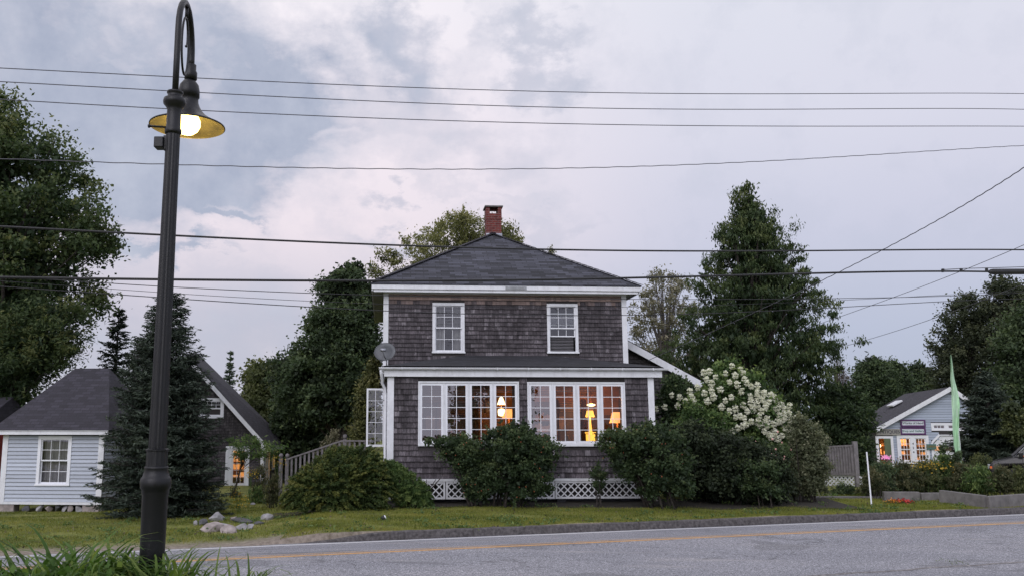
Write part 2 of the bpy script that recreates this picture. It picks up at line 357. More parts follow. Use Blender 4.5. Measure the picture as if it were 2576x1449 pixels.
def crown(rows, Y, nclump, rc, nleaf, dk=.8, dmax=None, surf=.45):
    z, xl, xr = rows.T; zs = np.linspace(z[0], z[-1], 200); w = np.interp(zs, z, xr-xl)+.15; p = w**1.3/np.sum(w**1.3)
    cz = R.choice(zs, nclump, p=p) + R.normal(size=nclump)*.02
    l = np.interp(cz, z, xl); r = np.interp(cz, z, xr); hw = np.maximum((r-l)/2 - rc*.55, .05); cx = (l+r)/2
    hw = hw*(1 + R.normal(size=nclump)*crown_jit[0]*.6 - abs(R.normal(size=nclump))*crown_jit[0]*.28)
    ang = R.uniform(0, 2*np.pi, nclump); q = R.uniform(0, 1, nclump)**surf
    dy = np.maximum(hw*dk, .1)
    if dmax: dy = np.minimum(dy, dmax)
    cc = np.stack([cx + hw*q*np.cos(ang), Y + dy*q*np.sin(ang), cz], 1)
    rad_ = rc*R.uniform(.45, 1.15, nclump); cv = np.clip(.42 + R.normal(size=nclump)*.17, .05, .9)
    k = R.integers(0, nclump, nleaf); off = R.normal(size=(nleaf,3))*np.array([.52,.52,.42]); P = cc[k] + off*rad_[k][:,None]
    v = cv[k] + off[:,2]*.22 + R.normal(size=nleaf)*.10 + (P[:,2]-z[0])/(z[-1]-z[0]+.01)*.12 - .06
    return cc, P, v
def tree(name, label, prof, Y, mat, size, nclump, rc, nleaf, cat='tree', group=None, bark='bark', trunk_px=None, trunk_r=.18, dk=.8, dmax=None, limbs=30, aspect=.55, bias=(0,-.3,.5), inner=.25, base=None, stems=1, surf=.45, sprig=.5, tdir=None):
    rows = prof_world(prof, Y); z0, z1 = rows[0,0], rows[-1,0]
    bx = at(trunk_px, prof[-1][0], Y).x if trunk_px is not None else (rows[0,1]+rows[0,2])/2
    gzz = gz(bx, Y) if base is None else base
    root = thing(name, label, cat, (bx, Y, gzz), 0, group); O = np.array([bx, Y, gzz])
    cc, P, v = crown(rows, Y, nclump, rc, nleaf, dk, dmax, surf)
    ns = int(nclump*sprig)
    if ns:
        ci = R.integers(0, nclump, ns); c0 = cc[ci]; ctr = np.array([(rows[:,1]+rows[:,2]).mean()/2, Y, z0+(z1-z0)*.35]); dr = unit((c0-ctr)*np.array([1,1,.8])+R.normal(size=(ns,3))*.35*np.linalg.norm(c0-ctr,axis=1,keepdims=True)*.6+np.array([0,0,.25])*rc)
        m_s = 14; tt_ = np.linspace(0, 1, m_s); ln = rc*R.uniform(.9, 1.9, ns)
        SP = c0[:,None,:] + dr[:,None,:]*(ln[:,None,None]*tt_[None,:,None]) + R.normal(size=(ns,m_s,3))*size*.35*(1.15-tt_)[None,:,None]; SP[:,:,2] -= (ln[:,None]*tt_[None]**2*.22)
        P = np.concatenate([P, SP.reshape(-1,3)]); v = np.concatenate([v, (.45+R.normal(size=(ns,1))*.16+tt_[None]*.22).ravel()])
    sz = size*R.uniform(.6, 1.3, len(P))
    ni = int(nleaf*inner)
    if ni:
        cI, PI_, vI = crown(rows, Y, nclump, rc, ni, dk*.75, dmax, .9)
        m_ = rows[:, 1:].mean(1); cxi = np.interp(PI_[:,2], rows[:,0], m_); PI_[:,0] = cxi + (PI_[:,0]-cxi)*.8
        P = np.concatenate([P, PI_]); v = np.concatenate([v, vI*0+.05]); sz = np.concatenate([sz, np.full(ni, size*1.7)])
    lo = P[:,2] > gzz+.03; P, v, sz = P[lo], v[lo], sz[lo]
    V = leaf_verts(P-O, sz, aspect, bias, None if tdir is None else np.tile(tdir, (len(P),1)))
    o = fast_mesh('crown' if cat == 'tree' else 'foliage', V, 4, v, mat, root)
    mb = MB(); h = z1-gzz
    for s in range(stems):
        ox = 0 if stems == 1 else rnd.uniform(-.5, .5)*(rows[0,2]-rows[0,1])*.5; oy = 0 if stems == 1 else rnd.uniform(-.25, .25)
        top = Vector((float(np.interp(z0+(z1-z0)*.8, rows[:,0], rows[:,1:].mean(1)))-bx+ox*1.3, oy, h*(.9 if stems == 1 else .75)))
        b0 = Vector((ox, oy, -.05)); pts = [b0.lerp(top, t)+Vector((math.sin(t*5+s)*.04*h*.2, 0, 0)) for t in (0, .15, .35, .55, .75, 1)]
        mb.tube(pts, [trunk_r*k for k in (1.25, 1, .8, .6, .38, .1)], 8)
        for _ in range(limbs):
            c_ = Vector(cc[rnd.randrange(len(cc))]-O); t = min(.95, max(.12, (c_.z/h)*.75-rnd.uniform(0, .12))); st = b0.lerp(top, t)
            md = st.lerp(c_, .5)+Vector((rnd.uniform(-.1,.1), rnd.uniform(-.1,.1), .06*(c_-st).length))
            mb.tube([st, md, c_], [trunk_r*.32*(1.1-t), trunk_r*.2*(1.1-t), .012], 5, cap=False)
    mb.build('trunk' if stems == 1 else 'stems', MT[bark], root, True)
    return root, cc
def spruce(name, label, px, apex_py, Y, width_px, mat, levels=26, per=11, spray=.15, group=None, base=None, tw=13, droop=.25, low=.03, dens=6, pw=.85):
    a = at(px, apex_py, Y); bz = gz(a.x, Y) if base is None else base; h = a.z-bz; rr = width_px/FL*Y/2
    root = thing(name, label, 'tree', (a.x, Y, bz), 0, group); PP = []; TT = []; VV = []; SS = []; mb = MB()
    mb.tube([(0,0,-.1), (0,0,h*.5), (0,0,h*.98)], [h*.022, h*.014, .008], 8)
    for i in range(levels):
        t = low + (1-low)*(i/levels)**.92; z = h*t
        n = max(4, int(per*(1-t*.45)))
        for j in range(n):
            az = rnd.uniform(0, 2*math.pi); ln = rr*(1-t)**pw*rnd.uniform(.72, 1.12)+.06; zj = z+rnd.uniform(-.5,.5)*h/levels
            d = np.array([math.cos(az), math.sin(az), 0]); rise = rnd.uniform(.0, .3)+.5*t; cv = min(.85, max(.1, rnd.gauss(.45, .15)))
            def bp(s): return d*ln*s + np.array([0, 0, zj + ln*(rise*s - droop*1.6*s*s + .25*s**4)])
            mb.tube([bp(0), bp(.5), bp(.95)], [.018*(1-t)+.006, .012*(1-t)+.004, .003], 4, cap=False)
            side = np.array([-d[1], d[0], 0]); nt_ = max(3, int(tw*(ln/rr)))
            for k in range(nt_):
                s = .12+.88*(k+rnd.random())/nt_; p0 = bp(s); tl = ln*.42*(1.05-s)+.10
                for sg in (-1, 1):
                    dr = side*sg*.8 + d*.75 + np.array([0, 0, rnd.uniform(-.28, .12)]); dr /= np.linalg.norm(dr)
                    m_ = max(2, int(dens*tl/.35)+1)
                    for q in range(m_):
                        f = (q+rnd.random())/m_; PP.append(p0+dr*tl*f); TT.append(dr+np.array([rnd.gauss(0,.25), rnd.gauss(0,.25), rnd.gauss(.05,.25)])); VV.append(cv+.25*(s-.5)+rnd.gauss(0,.1)+.25*f-.12); SS.append(spray*rnd.uniform(.7,1.25))
                PP.append(p0); TT.append(d); VV.append(cv*.8); SS.append(spray*1.2)
    for q in range(14): PP.append(np.array([0,0,h*(.93+.075*q/14)])); TT.append(np.array([rnd.gauss(0,.4), rnd.gauss(0,.4), 1])); VV.append(.5); SS.append(spray)
    P = np.array(PP); P[:,2] = np.maximum(P[:,2], .03); V = leaf_verts(P, np.array(SS), .24, (0,0,.9), np.array(TT))
    fast_mesh('crown', V, 4, np.array(VV), mat, root); mb.build('trunk', MT['bark'], root, True); return root
# ---------------------------------------------------------------- wall cladding
def segs(x0, x1, z0, z1, holes):
    out = [(x0, x1)]
    for hx0, hx1, hz0, hz1 in holes:
        if z1 > hz0+.01 and z0 < hz1-.01:
            n = []
            for a, b_ in out:
                if hx1 <= a or hx0 >= b_: n.append((a, b_))
                else:
                    if hx0 > a: n.append((a, hx0))
                    if hx1 < b_: n.append((hx1, b_))
            out = n
    return out
def clad(mb, x0, x1, z0, z1, course, holes=(), top=None, fr=lambda u, o, z: (u, -o, z), single=True, warm_z=None):
    """lapped courses on a wall; fr maps (along, outward, up) to local space; top(z) gives the (left,right) limits of a gable"""
    n = max(1, round((z1-z0)/course)); c = (z1-z0)/n
    for i in range(n):
        a, b_ = z0+i*c, z0+(i+1)*c; l, r = (x0, x1) if top is None else top((a+b_)/2)
        l, r = max(l, x0), min(r, x1)
        if r-l < .03: continue
        for s0, s1 in segs(l, r, a, b_, holes):
            x = s0
            while x < s1-.004:
                w = rnd.uniform(.07, .19) if single else rnd.uniform(2, 4.5); e = min(s1, x+w)
                if s1-e < .03: e = s1
                dz = rnd.uniform(-.006, .006) if single else 0; v = min(1, max(0, rnd.gauss(.45, .24 if not single else .15))); o = .030+rnd.uniform(0, .008) if single else .028
                g = .0018 if single else .0008; A, B = x+g, e-g; zb = a+dz-.004; zt = b_-.001
                wv = 0
                if warm_z is not None: wv = max(0, min(.85, (zb-warm_z)/.22*.9+rnd.uniform(-.25,.25)))
                zm = zb+(.020 if single else .011); om = o-(o-.006)*(zm-zb)/(zt-zb)
                mb.quad([fr(A,om,zm), fr(B,om,zm), fr(B,.006,zt), fr(A,.006,zt)], v, wv)
                mb.quad([fr(A,o,zb), fr(B,o,zb), fr(B,om,zm), fr(A,om,zm)], v*.25 if single else 0, wv*.3 if single else .75)  # darker lower edge strip: the lap shadow line put into the colour
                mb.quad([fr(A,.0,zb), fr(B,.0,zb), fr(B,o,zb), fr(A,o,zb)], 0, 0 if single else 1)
                mb.quad([fr(A,.0,zb), fr(A,o,zb), fr(A,.006,zt)], v*.5, wv); mb.quad([fr(B,o,zb), fr(B,.0,zb), fr(B,.006,zt)], v*.5, wv)
                x = e
def wall_cells(mb, x0, x1, z0, z1, y0, y1, holes):
    xs = sorted({x0, x1, *[h for H in holes for h in H[:2] if x0 < h < x1]}); zs = sorted({z0, z1, *[h for H in holes for h in H[2:] if z0 < h < z1]})
    for i in range(len(xs)-1):
        for j in range(len(zs)-1):
            mx, mz = (xs[i]+xs[i+1])/2, (zs[j]+zs[j+1])/2
            if any(H[0] < mx < H[1] and H[2] < mz < H[3] for H in holes): continue
            mb.box(xs[i], xs[i+1], y0, y1, zs[j], zs[j+1])
def frame(mb, x0, x1, z0, z1, y0, y1, t, tb=None, tt=None):
    tb = t if tb is None else tb; tt = t if tt is None else tt
    mb.box(x0, x0+t, y0, y1, z0, z1); mb.box(x1-t, x1, y0, y1, z0, z1); mb.box(x0+t, x1-t, y0, y1, z0, z0+tb); mb.box(x0+t, x1-t, y0, y1, z1-tt, z1); return mb
def sash(win, x0, x1, z0, z1, y, cols, rows, rail=.035, mun=.014, glass='glass', lab=None):
    f = MB(); frame(f, x0, x1, z0, z1, y, y+.035, rail)
    for i in range(1, cols): cx = x0+rail+(x1-x0-2*rail)*i/cols; f.box(cx-mun/2, cx+mun/2, y+.006, y+.024, z0+rail, z1-rail)
    for j in range(1, rows): cz = z0+rail+(z1-z0-2*rail)*j/rows; f.box(x0+rail, x1-rail, y+.008, y+.026, cz-mun/2, cz+mun/2)
    f.build('sash', MT['white_clean'], win)
    g = MB(); g.quad([(x0+rail, y+.018, z0+rail), (x1-rail, y+.018, z0+rail), (x1-rail, y+.018, z1-rail), (x0+rail, y+.018, z1-rail)])
    g.build('pane', MT[glass], win)
exec_order = []
# ================================================================ SETTING: ground, road
us = [-60,-20,0,4,6,7,8,8.6,9.2,9.8,10.2,10.6,11,11.8,13,14,15,15.4,16,17,18,18.6,18.88,19.0,19.06,19.2,19.5,19.8,20.2,20.6,21,21.5,22,22.5,23,24,25,26,27,28,30,32,34,37,40,45,50,60,80,120,180,300,600,1500]
xs_ = [-900,-300,-120,-60,-40,-30,-24,-20]+[x*.5 for x in range(-34, 52)]+[27,30,35,45,60,90,150,400,1200]
V = []; F_ = []; D_ = []
for u in us:
    for x in xs_:
        xx = max(-40, min(60, x)); y = u+M_ROAD*xx; V.append((x, y, gz(xx, y)))
        k = sstep(-2.0, -3.2, x)
        d = max(0, 1-abs(u-19.25)/.75)*k*1.3 + max(0, 1-abs(u-10.45)/.5)*.8 + (.95 if 18.98 < u < 19.12 else 0)
        if x > 3.5 and 6 < u < 10.2: d = max(d, 0)
        D_.append(min(1, d))
nx = len(xs_)
for i in range(len(us)-1):
    for j in range(nx-1): F_.append((i*nx+j, i*nx+j+1, (i+1)*nx+j+1, (i+1)*nx+j))
me = bpy.data.meshes.new('ground'); me.from_pydata(V, [], F_); me.update(); me.attributes.new('dirt', 'FLOAT', 'POINT').data.foreach_set('value', D_)
me.polygons.foreach_set('use_smooth', [True]*len(me.polygons)); me.materials.append(MT['ground'])
o = bpy.data.objects.new('ground', me); C.objects.link(o); tag(o, 'lawn and earth around the houses', kind='structure')
def strip(name, ulist, mat, dz, x0=-90, x1=120, wob=0, step=1.5):
    mb = MB(); n = int((x1-x0)/step)
    g = []
    for i in range(n+1):
        x = x0+i*step; row = []
        for k, u in enumerate(ulist):
            uu = u + (wob*(math.sin(x*1.7)+math.sin(x*4.1+1)+math.sin(x*9.3)*.6) if (k in (0, len(ulist)-1)) else 0)
            row.append((x, uu+M_ROAD*x, road_z(u)+dz))
        g.append(row)
    for i in range(n):
        for k in range(len(ulist)-1): mb.quad([g[i][k], g[i+1][k], g[i+1][k+1], g[i][k+1]])
    return mb.build(name, mat)
tag(strip('road', [10.45, 11, 11.8, 12.6, 13.5, 14.5, 15.0, 15.4, 15.8, 16.5, 17.5, 18.2, 18.6, 18.93], MT['asphalt'], 0, wob=.03, step=.4), kind='structure')
tag(strip('edge_line', [18.58, 18.70], MT['line_w'], .0022), kind='structure')
tag(strip('center_line', [15.24, 15.34], MT['line_y'], .0022), kind='structure')
tag(strip('center_line', [15.46, 15.56], MT['line_y'], .0022), kind='structure')
# seam of the old pavement along the near edge
m_, nt_, b_, o_ = new_mat('sand_seam'); L(nt_, ramp(nt_, noise(nt_, coord(nt_), 12, 5, .8), [(.42, (.09,.085,.09)), (.62, (.33,.31,.30))]), b_.inputs['Base Color']); b_.inputs['Roughness'].default_value = 1
tag(strip('pavement_seam', [11.74, 11.84], m_, .003, x0=-4, x1=60, wob=.025, step=.15), kind='structure')
# bed of earth under the porch shrubs, contact shade put into its dark colour
m2, nt2, b2_, o2 = new_mat('earth_and_shade'); L(nt2, ramp(nt2, noise(nt2, coord(nt2), 9, 6, .7), [(.3, (.010,.008,.006)), (.7, (.045,.038,.026))]), b2_.inputs['Base Color']); b2_.inputs['Roughness'].default_value = 1
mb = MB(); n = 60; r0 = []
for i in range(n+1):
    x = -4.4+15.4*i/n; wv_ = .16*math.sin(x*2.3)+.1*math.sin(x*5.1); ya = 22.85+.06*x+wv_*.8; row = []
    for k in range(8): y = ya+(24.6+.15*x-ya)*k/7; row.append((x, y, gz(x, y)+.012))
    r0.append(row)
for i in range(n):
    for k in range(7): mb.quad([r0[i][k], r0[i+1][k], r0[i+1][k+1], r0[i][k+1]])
tag(mb.build('soil_and_shade', m2), kind='structure')
# kerb
mb = MB(); x = -2.9
while x < 60:
    x1 = x+rnd.uniform(1.6, 2.4); t = sstep(-3, -1.2, x+.3)
    for (xa, xb) in ((x, x1-.012),):
        na = 5
        for q in range(na):
            a = xa+(xb-xa)*q/na; b2 = xa+(xb-xa)*(q+1)/na
            h0 = -.255+.165*sstep(-3.0, -1.0, a)+.006*math.sin(a*7); h1 = -.255+.165*sstep(-3.0, -1.0, b2)+.006*math.sin(b2*7)
            pa = lambda xx, uu, zz: (xx, uu+M_ROAD*xx, zz)
            mb.quad([pa(a,18.9,-.30), pa(b2,18.9,-.30), pa(b2,18.935,h1-.015), pa(a,18.935,h0-.015)])
            mb.quad([pa(a,18.935,h0-.015), pa(b2,18.935,h1-.015), pa(b2,18.96,h1), pa(a,18.96,h0)])
            mb.quad([pa(a,18.96,h0), pa(b2,18.96,h1), pa(b2,19.08,h1+.004), pa(a,19.08,h0+.004)])
            mb.quad([pa(a,19.08,h0+.004), pa(b2,19.08,h1+.004), pa(b2,19.08,-.35), pa(a,19.08,-.35)])
    x = x1
MT['kerb'] = plain('granite_kerb', (.11,.10,.10), .9, var=.7, nscale=16, bmp=.6, dirt=(.055,.05,.045))
tag(mb.build('kerb', MT['kerb']), kind='structure')
# ================================================================ MAIN HOUSE
H = thing('shingled_house', 'two storey weathered shingle house with hip roof, brick chimney and a lit glazed front porch', 'house', (-1.431, 23.989, 0), rad(3.6))
HM = Matrix.Translation((-1.431, 23.989, 0)) @ Matrix.Rotation(rad(3.6), 4, 'Z')
def hloc(px, py, dep):
    r = ray(px, py); inv = HM.inverted(); o_ = inv @ Vector((0,0,EZ)); d = inv.to_3x3() @ r; return o_ + d*((dep-o_.y)/d.y)
WL, WR = (1.312, 2.283, 4.235, 5.746), (4.795, 5.747, 4.245, 5.748)
B1, B2 = (.806, 3.558, 1.553, 3.265), (3.785, 6.497, 1.54, 3.257)
# walls (structure)
mb = MB(); ux0, ux1, uy0, uy1, uz1 = -.13, 7.225, 2.3, 9.7, 6.25
wall_cells(mb, ux0, ux1, 3.42, uz1, uy0, uy0+.14, [WL, WR]); mb.box(ux0, ux0+.14, uy0+.14, uy1, .2, uz1); mb.box(ux1-.14, ux1, uy0+.14, uy1, .2, uz1); mb.box(ux0, ux1, uy1, uy1+.14, .2, uz1)
mb.box(ux0+.14, ux1-.14, 4.2, 4.25, 3.6, 6.2); mb.box(ux0+.15, ux1-.15, 2.45, 4.2, 3.5, 3.56)
mb.box(0.02, .12, .12, 2.28, .6, 1.45); mb.box(.02, .12, .12, 2.28, 3.12, 3.42); mb.box(.02, .12, 1.45, 2.28, 1.45, 3.12); mb.box(.02, .12, .12, .7, 1.45, 3.12)
mb.box(7.18, 7.28, .12, 2.28, .6, 3.42)
wall_cells(mb, .02, 7.28, .6, 3.42, 0, .12, [B1, B2])
mb.box(.1, 7.2, .25, 2.2, .10, .56, 0)  # dark backing box in place of the shade behind the lattice
mb.build('wall', MT['backing'], H)
mb = MB()
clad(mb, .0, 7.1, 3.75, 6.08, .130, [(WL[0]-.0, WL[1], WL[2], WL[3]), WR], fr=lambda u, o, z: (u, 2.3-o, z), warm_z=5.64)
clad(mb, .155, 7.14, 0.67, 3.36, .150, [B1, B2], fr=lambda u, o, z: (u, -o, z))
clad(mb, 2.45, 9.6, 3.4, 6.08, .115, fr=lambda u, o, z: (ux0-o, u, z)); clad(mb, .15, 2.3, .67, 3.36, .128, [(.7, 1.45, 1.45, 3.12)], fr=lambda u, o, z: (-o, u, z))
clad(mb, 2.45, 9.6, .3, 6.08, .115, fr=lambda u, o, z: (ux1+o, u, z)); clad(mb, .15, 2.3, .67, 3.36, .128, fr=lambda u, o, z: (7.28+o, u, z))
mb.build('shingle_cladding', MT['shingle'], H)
# corner boards
for (x0, x1, y0, y1, z0, z1) in ((ux0-.035, ux0+.12, 2.262, 2.30, 3.6, 6.06), (ux0-.035, ux0-.002, 2.30, 2.42, 3.6, 6.06), (ux1-.12, ux1+.035, 2.262, 2.30, 3.6, 6.06), (ux1+.002, ux1+.035, 2.30, 2.42, 3.6, 6.06),
                                 (-.03, .15, -.038, 0, .62, 3.38), (-.03, 0, 0, .14, .62, 3.38), (7.14, 7.31, -.038, 0, .62, 3.38), (7.282, 7.31, 0, .14, .62, 3.38)):
    MB().box(x0, x1, y0, y1, z0, z1).build('corner_board', MT['white'], H, bevel=.004)
# upper eaves
ex0, ex1, ey0, ey1, ez = -.56, 7.63, 1.85, 10.15, 6.20
mb = MB(); mb.box(ex0+.06, ex1-.06, ey0+.06, ey1-.06, 6.06, 6.09); mb.build('soffit', MT['soffit'], H)
mb = MB(); mb.box(ex0+.10, ex1-.10, ey0+.06, ey0+.10, 6.005, 6.10); mb.box(ex0+.04, ex1-.04, ey0+.02, ey0+.06, 6.085, 6.215); mb.box(ex0+.04, ex0+.07, ey0+.06, ey1, 6.03, 6.21); mb.box(ex1-.07, ex1-.04, ey0+.06, ey1, 6.03, 6.21)
mb.box(ux0-.02, ux1+.02, 2.24, 2.298, 6.0, 6.06)
mb.build('fascia', MT['white'], H, bevel=.004)
mb = MB(); mb.box(3.48, 4.12, ey0+.005, ey0+.02, 6.10, 6.20)
for k in range(5): mb.box(3.5, 4.1, ey0-.003, ey0+.005, 6.108+k*.018, 6.118+k*.018)
mb.build('vent', MT['soffit'], H)
ap = Vector((3.62, 5.98, 8.72)); mb = MB()
c4 = [(ex0, ey0), (ex1, ey0), (ex1, ey1), (ex0, ey1)]
for k in range(4):
    a, b2 = c4[k], c4[(k+1) % 4]; mb.quad([(a[0],a[1],6.262), (b2[0],b2[1],6.262), tuple(ap)]); mb.quad([(a[0],a[1],6.222), (b2[0],b2[1],6.222), (b2[0],b2[1],6.262), (a[0],a[1],6.262)])
mb.quad([(x, y, 6.222) for x, y in c4][::-1]); mb.quad([(ex0+.1,ey0+.1,6.24),(ex1-.1,ey0+.1,6.24),(ex1-.1,ey1-.1,6.24),(ex0+.1,ey1-.1,6.24)])
RF = mb.build('roof', MT['roof'], H)
mb = MB()
for k in range(4):
    a = Vector((*c4[k], 6.27)); n = 26
    for q in range(n):
        p = a.lerp(ap, q/n); p2 = a.lerp(ap, (q+1)/n+.006); mb.bar(p+Vector((0,0,.022)), p2+Vector((0,0,.012)), .22, .014, a=rnd.random())
mb.build('hip_cap', MT['roof2'], RF)
# chimney
CH = thing('chimney', None, None, (0, 0, 0)); CH.parent = H
cx, cyy, hw = 3.70, 6.52, .265
mb = MB(); mb.box(cx-hw, cx+hw, cyy-hw, cyy+hw, 8.2, 9.42)
mb.box(cx-hw-.012, cx+hw+.012, cyy-hw-.012, cyy+hw+.012, 9.30, 9.52)
for sx in (-1, 1): mb.box(cx+sx*(hw-.055)-.065, cx+sx*(hw-.055)+.065, cyy-hw-.01, cyy+hw+.01, 9.521, 9.745)
mb.box(cx-hw+.07, cx+hw-.07, cyy-.03, cyy+.03, 9.66, 9.745)
mb.build('brick_shaft', MT['brick'], CH)
MB().box(cx-hw-.06, cx+hw+.06, cyy-hw-.06, cyy+hw+.06, 9.746, 9.80).build('cap_slab', MT['concrete'], CH, bevel=.008)
mb = MB(); mb.box(cx-hw-.02, cx+hw+.02, cyy-hw-.02, cyy-hw+.0, 8.5, 8.80); mb.box(cx-hw-.02, cx-hw, cyy-hw, cyy+hw, 8.3, 8.72); mb.box(cx+hw, cx+hw+.02, cyy-hw, cyy+hw, 8.3, 8.72); mb.bar((cx-hw-.08, cyy-hw-.06, 8.60), (cx-.02, cyy-hw-.12, 8.72), .16, .015); mb.bar((cx+.02, cyy-hw-.12, 8.72), (cx+hw+.08, cyy-hw-.06, 8.60), .16, .015)
mb.build('flashing', MT['galv'], CH)
# upper windows
def dh_window(parent, W, y, cols=3, rows=2, casing=.085, meet=None, glass='glass2', mat='white', curtain=None, blinds=False, low=None):
    x0, x1, z0, z1 = W; w = frame(MB(), x0, x1, z0, z1, y-.035, y+.06, casing, .05, casing)
    w.box(x0-.02, x1+.02, y-.06, y-.035, z0-.012, z0+.03)
    o = w.build('window', MT[mat], parent, bevel=.003); m_ = (z0+z1)/2 if meet is None else meet
    sash(o, x0+casing-.005, x1-casing+.005, m_-.02, z1-casing+.005, y+.0, cols, rows, glass=glass)
    lo = z0+.05 if low is None else low
    sash(o, x0+casing-.005, x1-casing+.005, lo, m_+.018+(0 if low is None else (low-z0-.05)), y+.04, cols, rows, glass=glass)
    if curtain:
        c = MB(); n = 26
        for q in range(n):
            xa = x0+casing+(x1-x0-2*casing)*q/n; xb = x0+casing+(x1-x0-2*casing)*(q+1)/n
            if curtain == 'split' and n*.34 < q < n*.66: continue
            ya = y+.17+.02*math.sin(q*1.9); yb = y+.17+.02*math.sin((q+1)*1.9)
            c.quad([(xa, ya, z0+.03), (xb, yb, z0+.03), (xb, yb, z1-.05), (xa, ya, z1-.05)])
        c.build('curtain', MT['curtain'], o)
    if blinds:
        c = MB(); zz = blinds[0]
        while zz < blinds[1]: c.box(x0+casing+.04, x1-casing-.04, y+.11, y+.145, zz, zz+.012); zz += .045
        c.build('blind', MT['blind'], o)
    return o
dh_window(H, WL, 2.3, curtain='split', blinds=(5.0, 5.66))
dh_window(H, WR, 2.3, meet=5.0, low=4.74, blinds=(4.30, 4.72))
# porch
mb = MB(); mb.quad([(-.15,-.19,3.665), (7.56,-.19,3.665), (5.0,2.29,4.16), (2.26,2.29,4.16)]); mb.quad([(-.15,-.19,3.665), (2.26,2.29,4.16), (-.15,2.29,3.70)]); mb.quad([(7.56,-.19,3.665), (7.56,2.29,3.70), (5.0,2.29,4.16)])
mb.quad([(-.15,-.19,3.64), (-.15,2.29,3.64), (7.56,2.29,3.64), (7.56,-.19,3.64)]); mb.build('porch_roof', MT['roof3'], H)
mb = MB(); mb.box(-.14, 7.54, -.16, 2.28, 3.60, 3.638); mb.box(-.123, 7.52, -.14, -.11, 3.384, 3.60); mb.box(-.123, -.095, -.11, 2.28, 3.384, 3.60); mb.box(7.492, 7.52, -.11, 2.28, 3.384, 3.60)
mb.build('fascia', MT['white'], H, bevel=.004, )
MB().box(-.09, 7.49, -.105, 2.28, 3.425, 3.45).build('soffit', MT['soffit'], H)
mb = MB(); n = 10
for k in range(n):
    t0, t1 = math.pi+math.pi*k/n, math.pi+math.pi*(k+1)/n
    pa, pb = (-.21+.062*math.cos(t0), 3.625+.062*math.sin(t0)), (-.21+.062*math.cos(t1), 3.625+.062*math.sin(t1))
    mb.quad([(-.265,*pa), (7.66,*pa), (7.66,*pb), (-.265,*pb)])
    for xe in (-.265, 7.66): mb.quad([(xe,*pa), (xe,*pb), (xe,-.21,3.625)])
for k in range(9): mb.box(.35+k*.86, .37+k*.86, -.277, -.145, 3.60, 3.632); mb.box(.35+k*.86, .37+k*.86, -.280, -.272, 3.565, 3.632)
mb.build('gutter', MT['white'], H)
mb = MB().tube([(-.21,-.19,3.57), (-.20,-.16,3.45), (-.17,-.06,3.32), (-.17,.0,3.2), (-.10,.07,3.08), (-.08,.08,2.9), (-.08,.08,.7), (-.14,.03,.5)], .038, 10); mb.build('downspout', MT['white'], H, True)
for B in (B1, B2):
    x0, x1, z0, z1 = B; w = frame(MB(), x0, x1, z0, z1, -.045, .10, .045, .06, .045); cw = (x1-x0-.09)/4
    for k in range(1, 4): w.box(x0+.045+k*cw-.022, x0+.045+k*cw+.022, -.035, .10, z0+.06, z1-.045)
    w.box(x0-.004, x1+.004, -.058, -.045, z0-.02, z0+.018)
    o = w.build('window', MT['white'], H, bevel=.003)
    for k in range(4): sash(o, x0+.047+k*cw+(.022 if k else 0), x0+.043+(k+1)*cw-(.022 if k < 3 else 0), z0+.062, z1-.047, -.02, 2, 5, rail=.062, mun=.016, glass='glass' if (B is B1 and k < 3) or (B is B2 and k == 0) else 'glass_in')
for xa, xb, zl_ in ((B1[0]+.76, B1[0]+1.34, 2.52), (B1[0]+1.44, B1[0]+2.02, 2.55), (B1[0]+2.13, B1[0]+2.68, 2.98), (B2[0]+.73, B2[0]+1.30, 3.0), (B2[0]+1.41, B2[0]+1.99, 3.02)):
    c = MB(); zz = zl_
    while zz < 3.22: c.quad([(xa, .13, zz), (xb, .13, zz), (xb, .165, zz+.016), (xa, .165, zz+.016)]); zz += .042
    c.build('blind', MT['blind'], H)
cs = MB(); frame(cs, -.60, -.10, 1.50, 3.10, .70, .74, .05, .06, .05); cs.box(-.36, -.345, .705, .73, 1.56, 3.05)
for k in range(1, 5): cs.box(-.55, -.15, .705, .73, 1.56+k*.298, 1.574+k*.298)
o = cs.build('open_casement', MT['white_clean'], H, bevel=.003); tag(o, 'white casement window swung open from the porch side')
g = MB(); g.quad([(-.55,.72,1.56), (-.15,.72,1.56), (-.15,.72,3.05), (-.55,.72,3.05)]); g.build('pane', MT['glass_cas'], o)
mb = MB(); frame(mb, .66, 1.49, 1.41, 3.16, 0, .04, .06)
mb2 = MB()
for (xa, xb, ya, yb, za, zb) in ((-.035,-.002,.64,.70,1.41,3.16), (-.035,-.002,1.45,1.51,1.41,3.16), (-.035,-.002,.70,1.45,1.41,1.47), (-.035,-.002,.70,1.45,3.10,3.16)): mb2.box(xa, xb, ya, yb, za, zb)
mb2.build('side_window_casing', MT['white'], H)
mb = MB(); mb.box(-.02, 7.32, -.052, -.022, .60, .67); mb.build('skirt_board', MT['white'], H)
edges = [0.0, 1.55, 4.5, 7.3]
for k in range(3):
    x0, x1 = edges[k]+.01, edges[k+1]-.01; z0, z1 = .136, .595; p = frame(MB(), x0, x1, z0, z1, -.03, .0, .05)
    for sg, yy in ((1, -.018), (-1, -.010)):
        s = x0-(z1-z0)
        while s < x1+.5:
            xa, xb = (s, s+(z1-z0)) if sg > 0 else (s+(z1-z0), s)
            pa, pb = Vector((xa, yy, z0)), Vector((xb, yy, z1)); lo, hi = x0+.03, x1-.03
            d = pb-pa; ts = sorted(((lo-pa.x)/d.x, (hi-pa.x)/d.x)); t0, t1 = max(0, ts[0]), min(1, ts[1])
            if t1-t0 > .03: p.bar(pa+d*t0, pa+d*t1, .007, .031, up=(-d.z, 0, d.x))
            s += .188
    p.build('lattice_panel', MT['white'], H)
mb = MB()
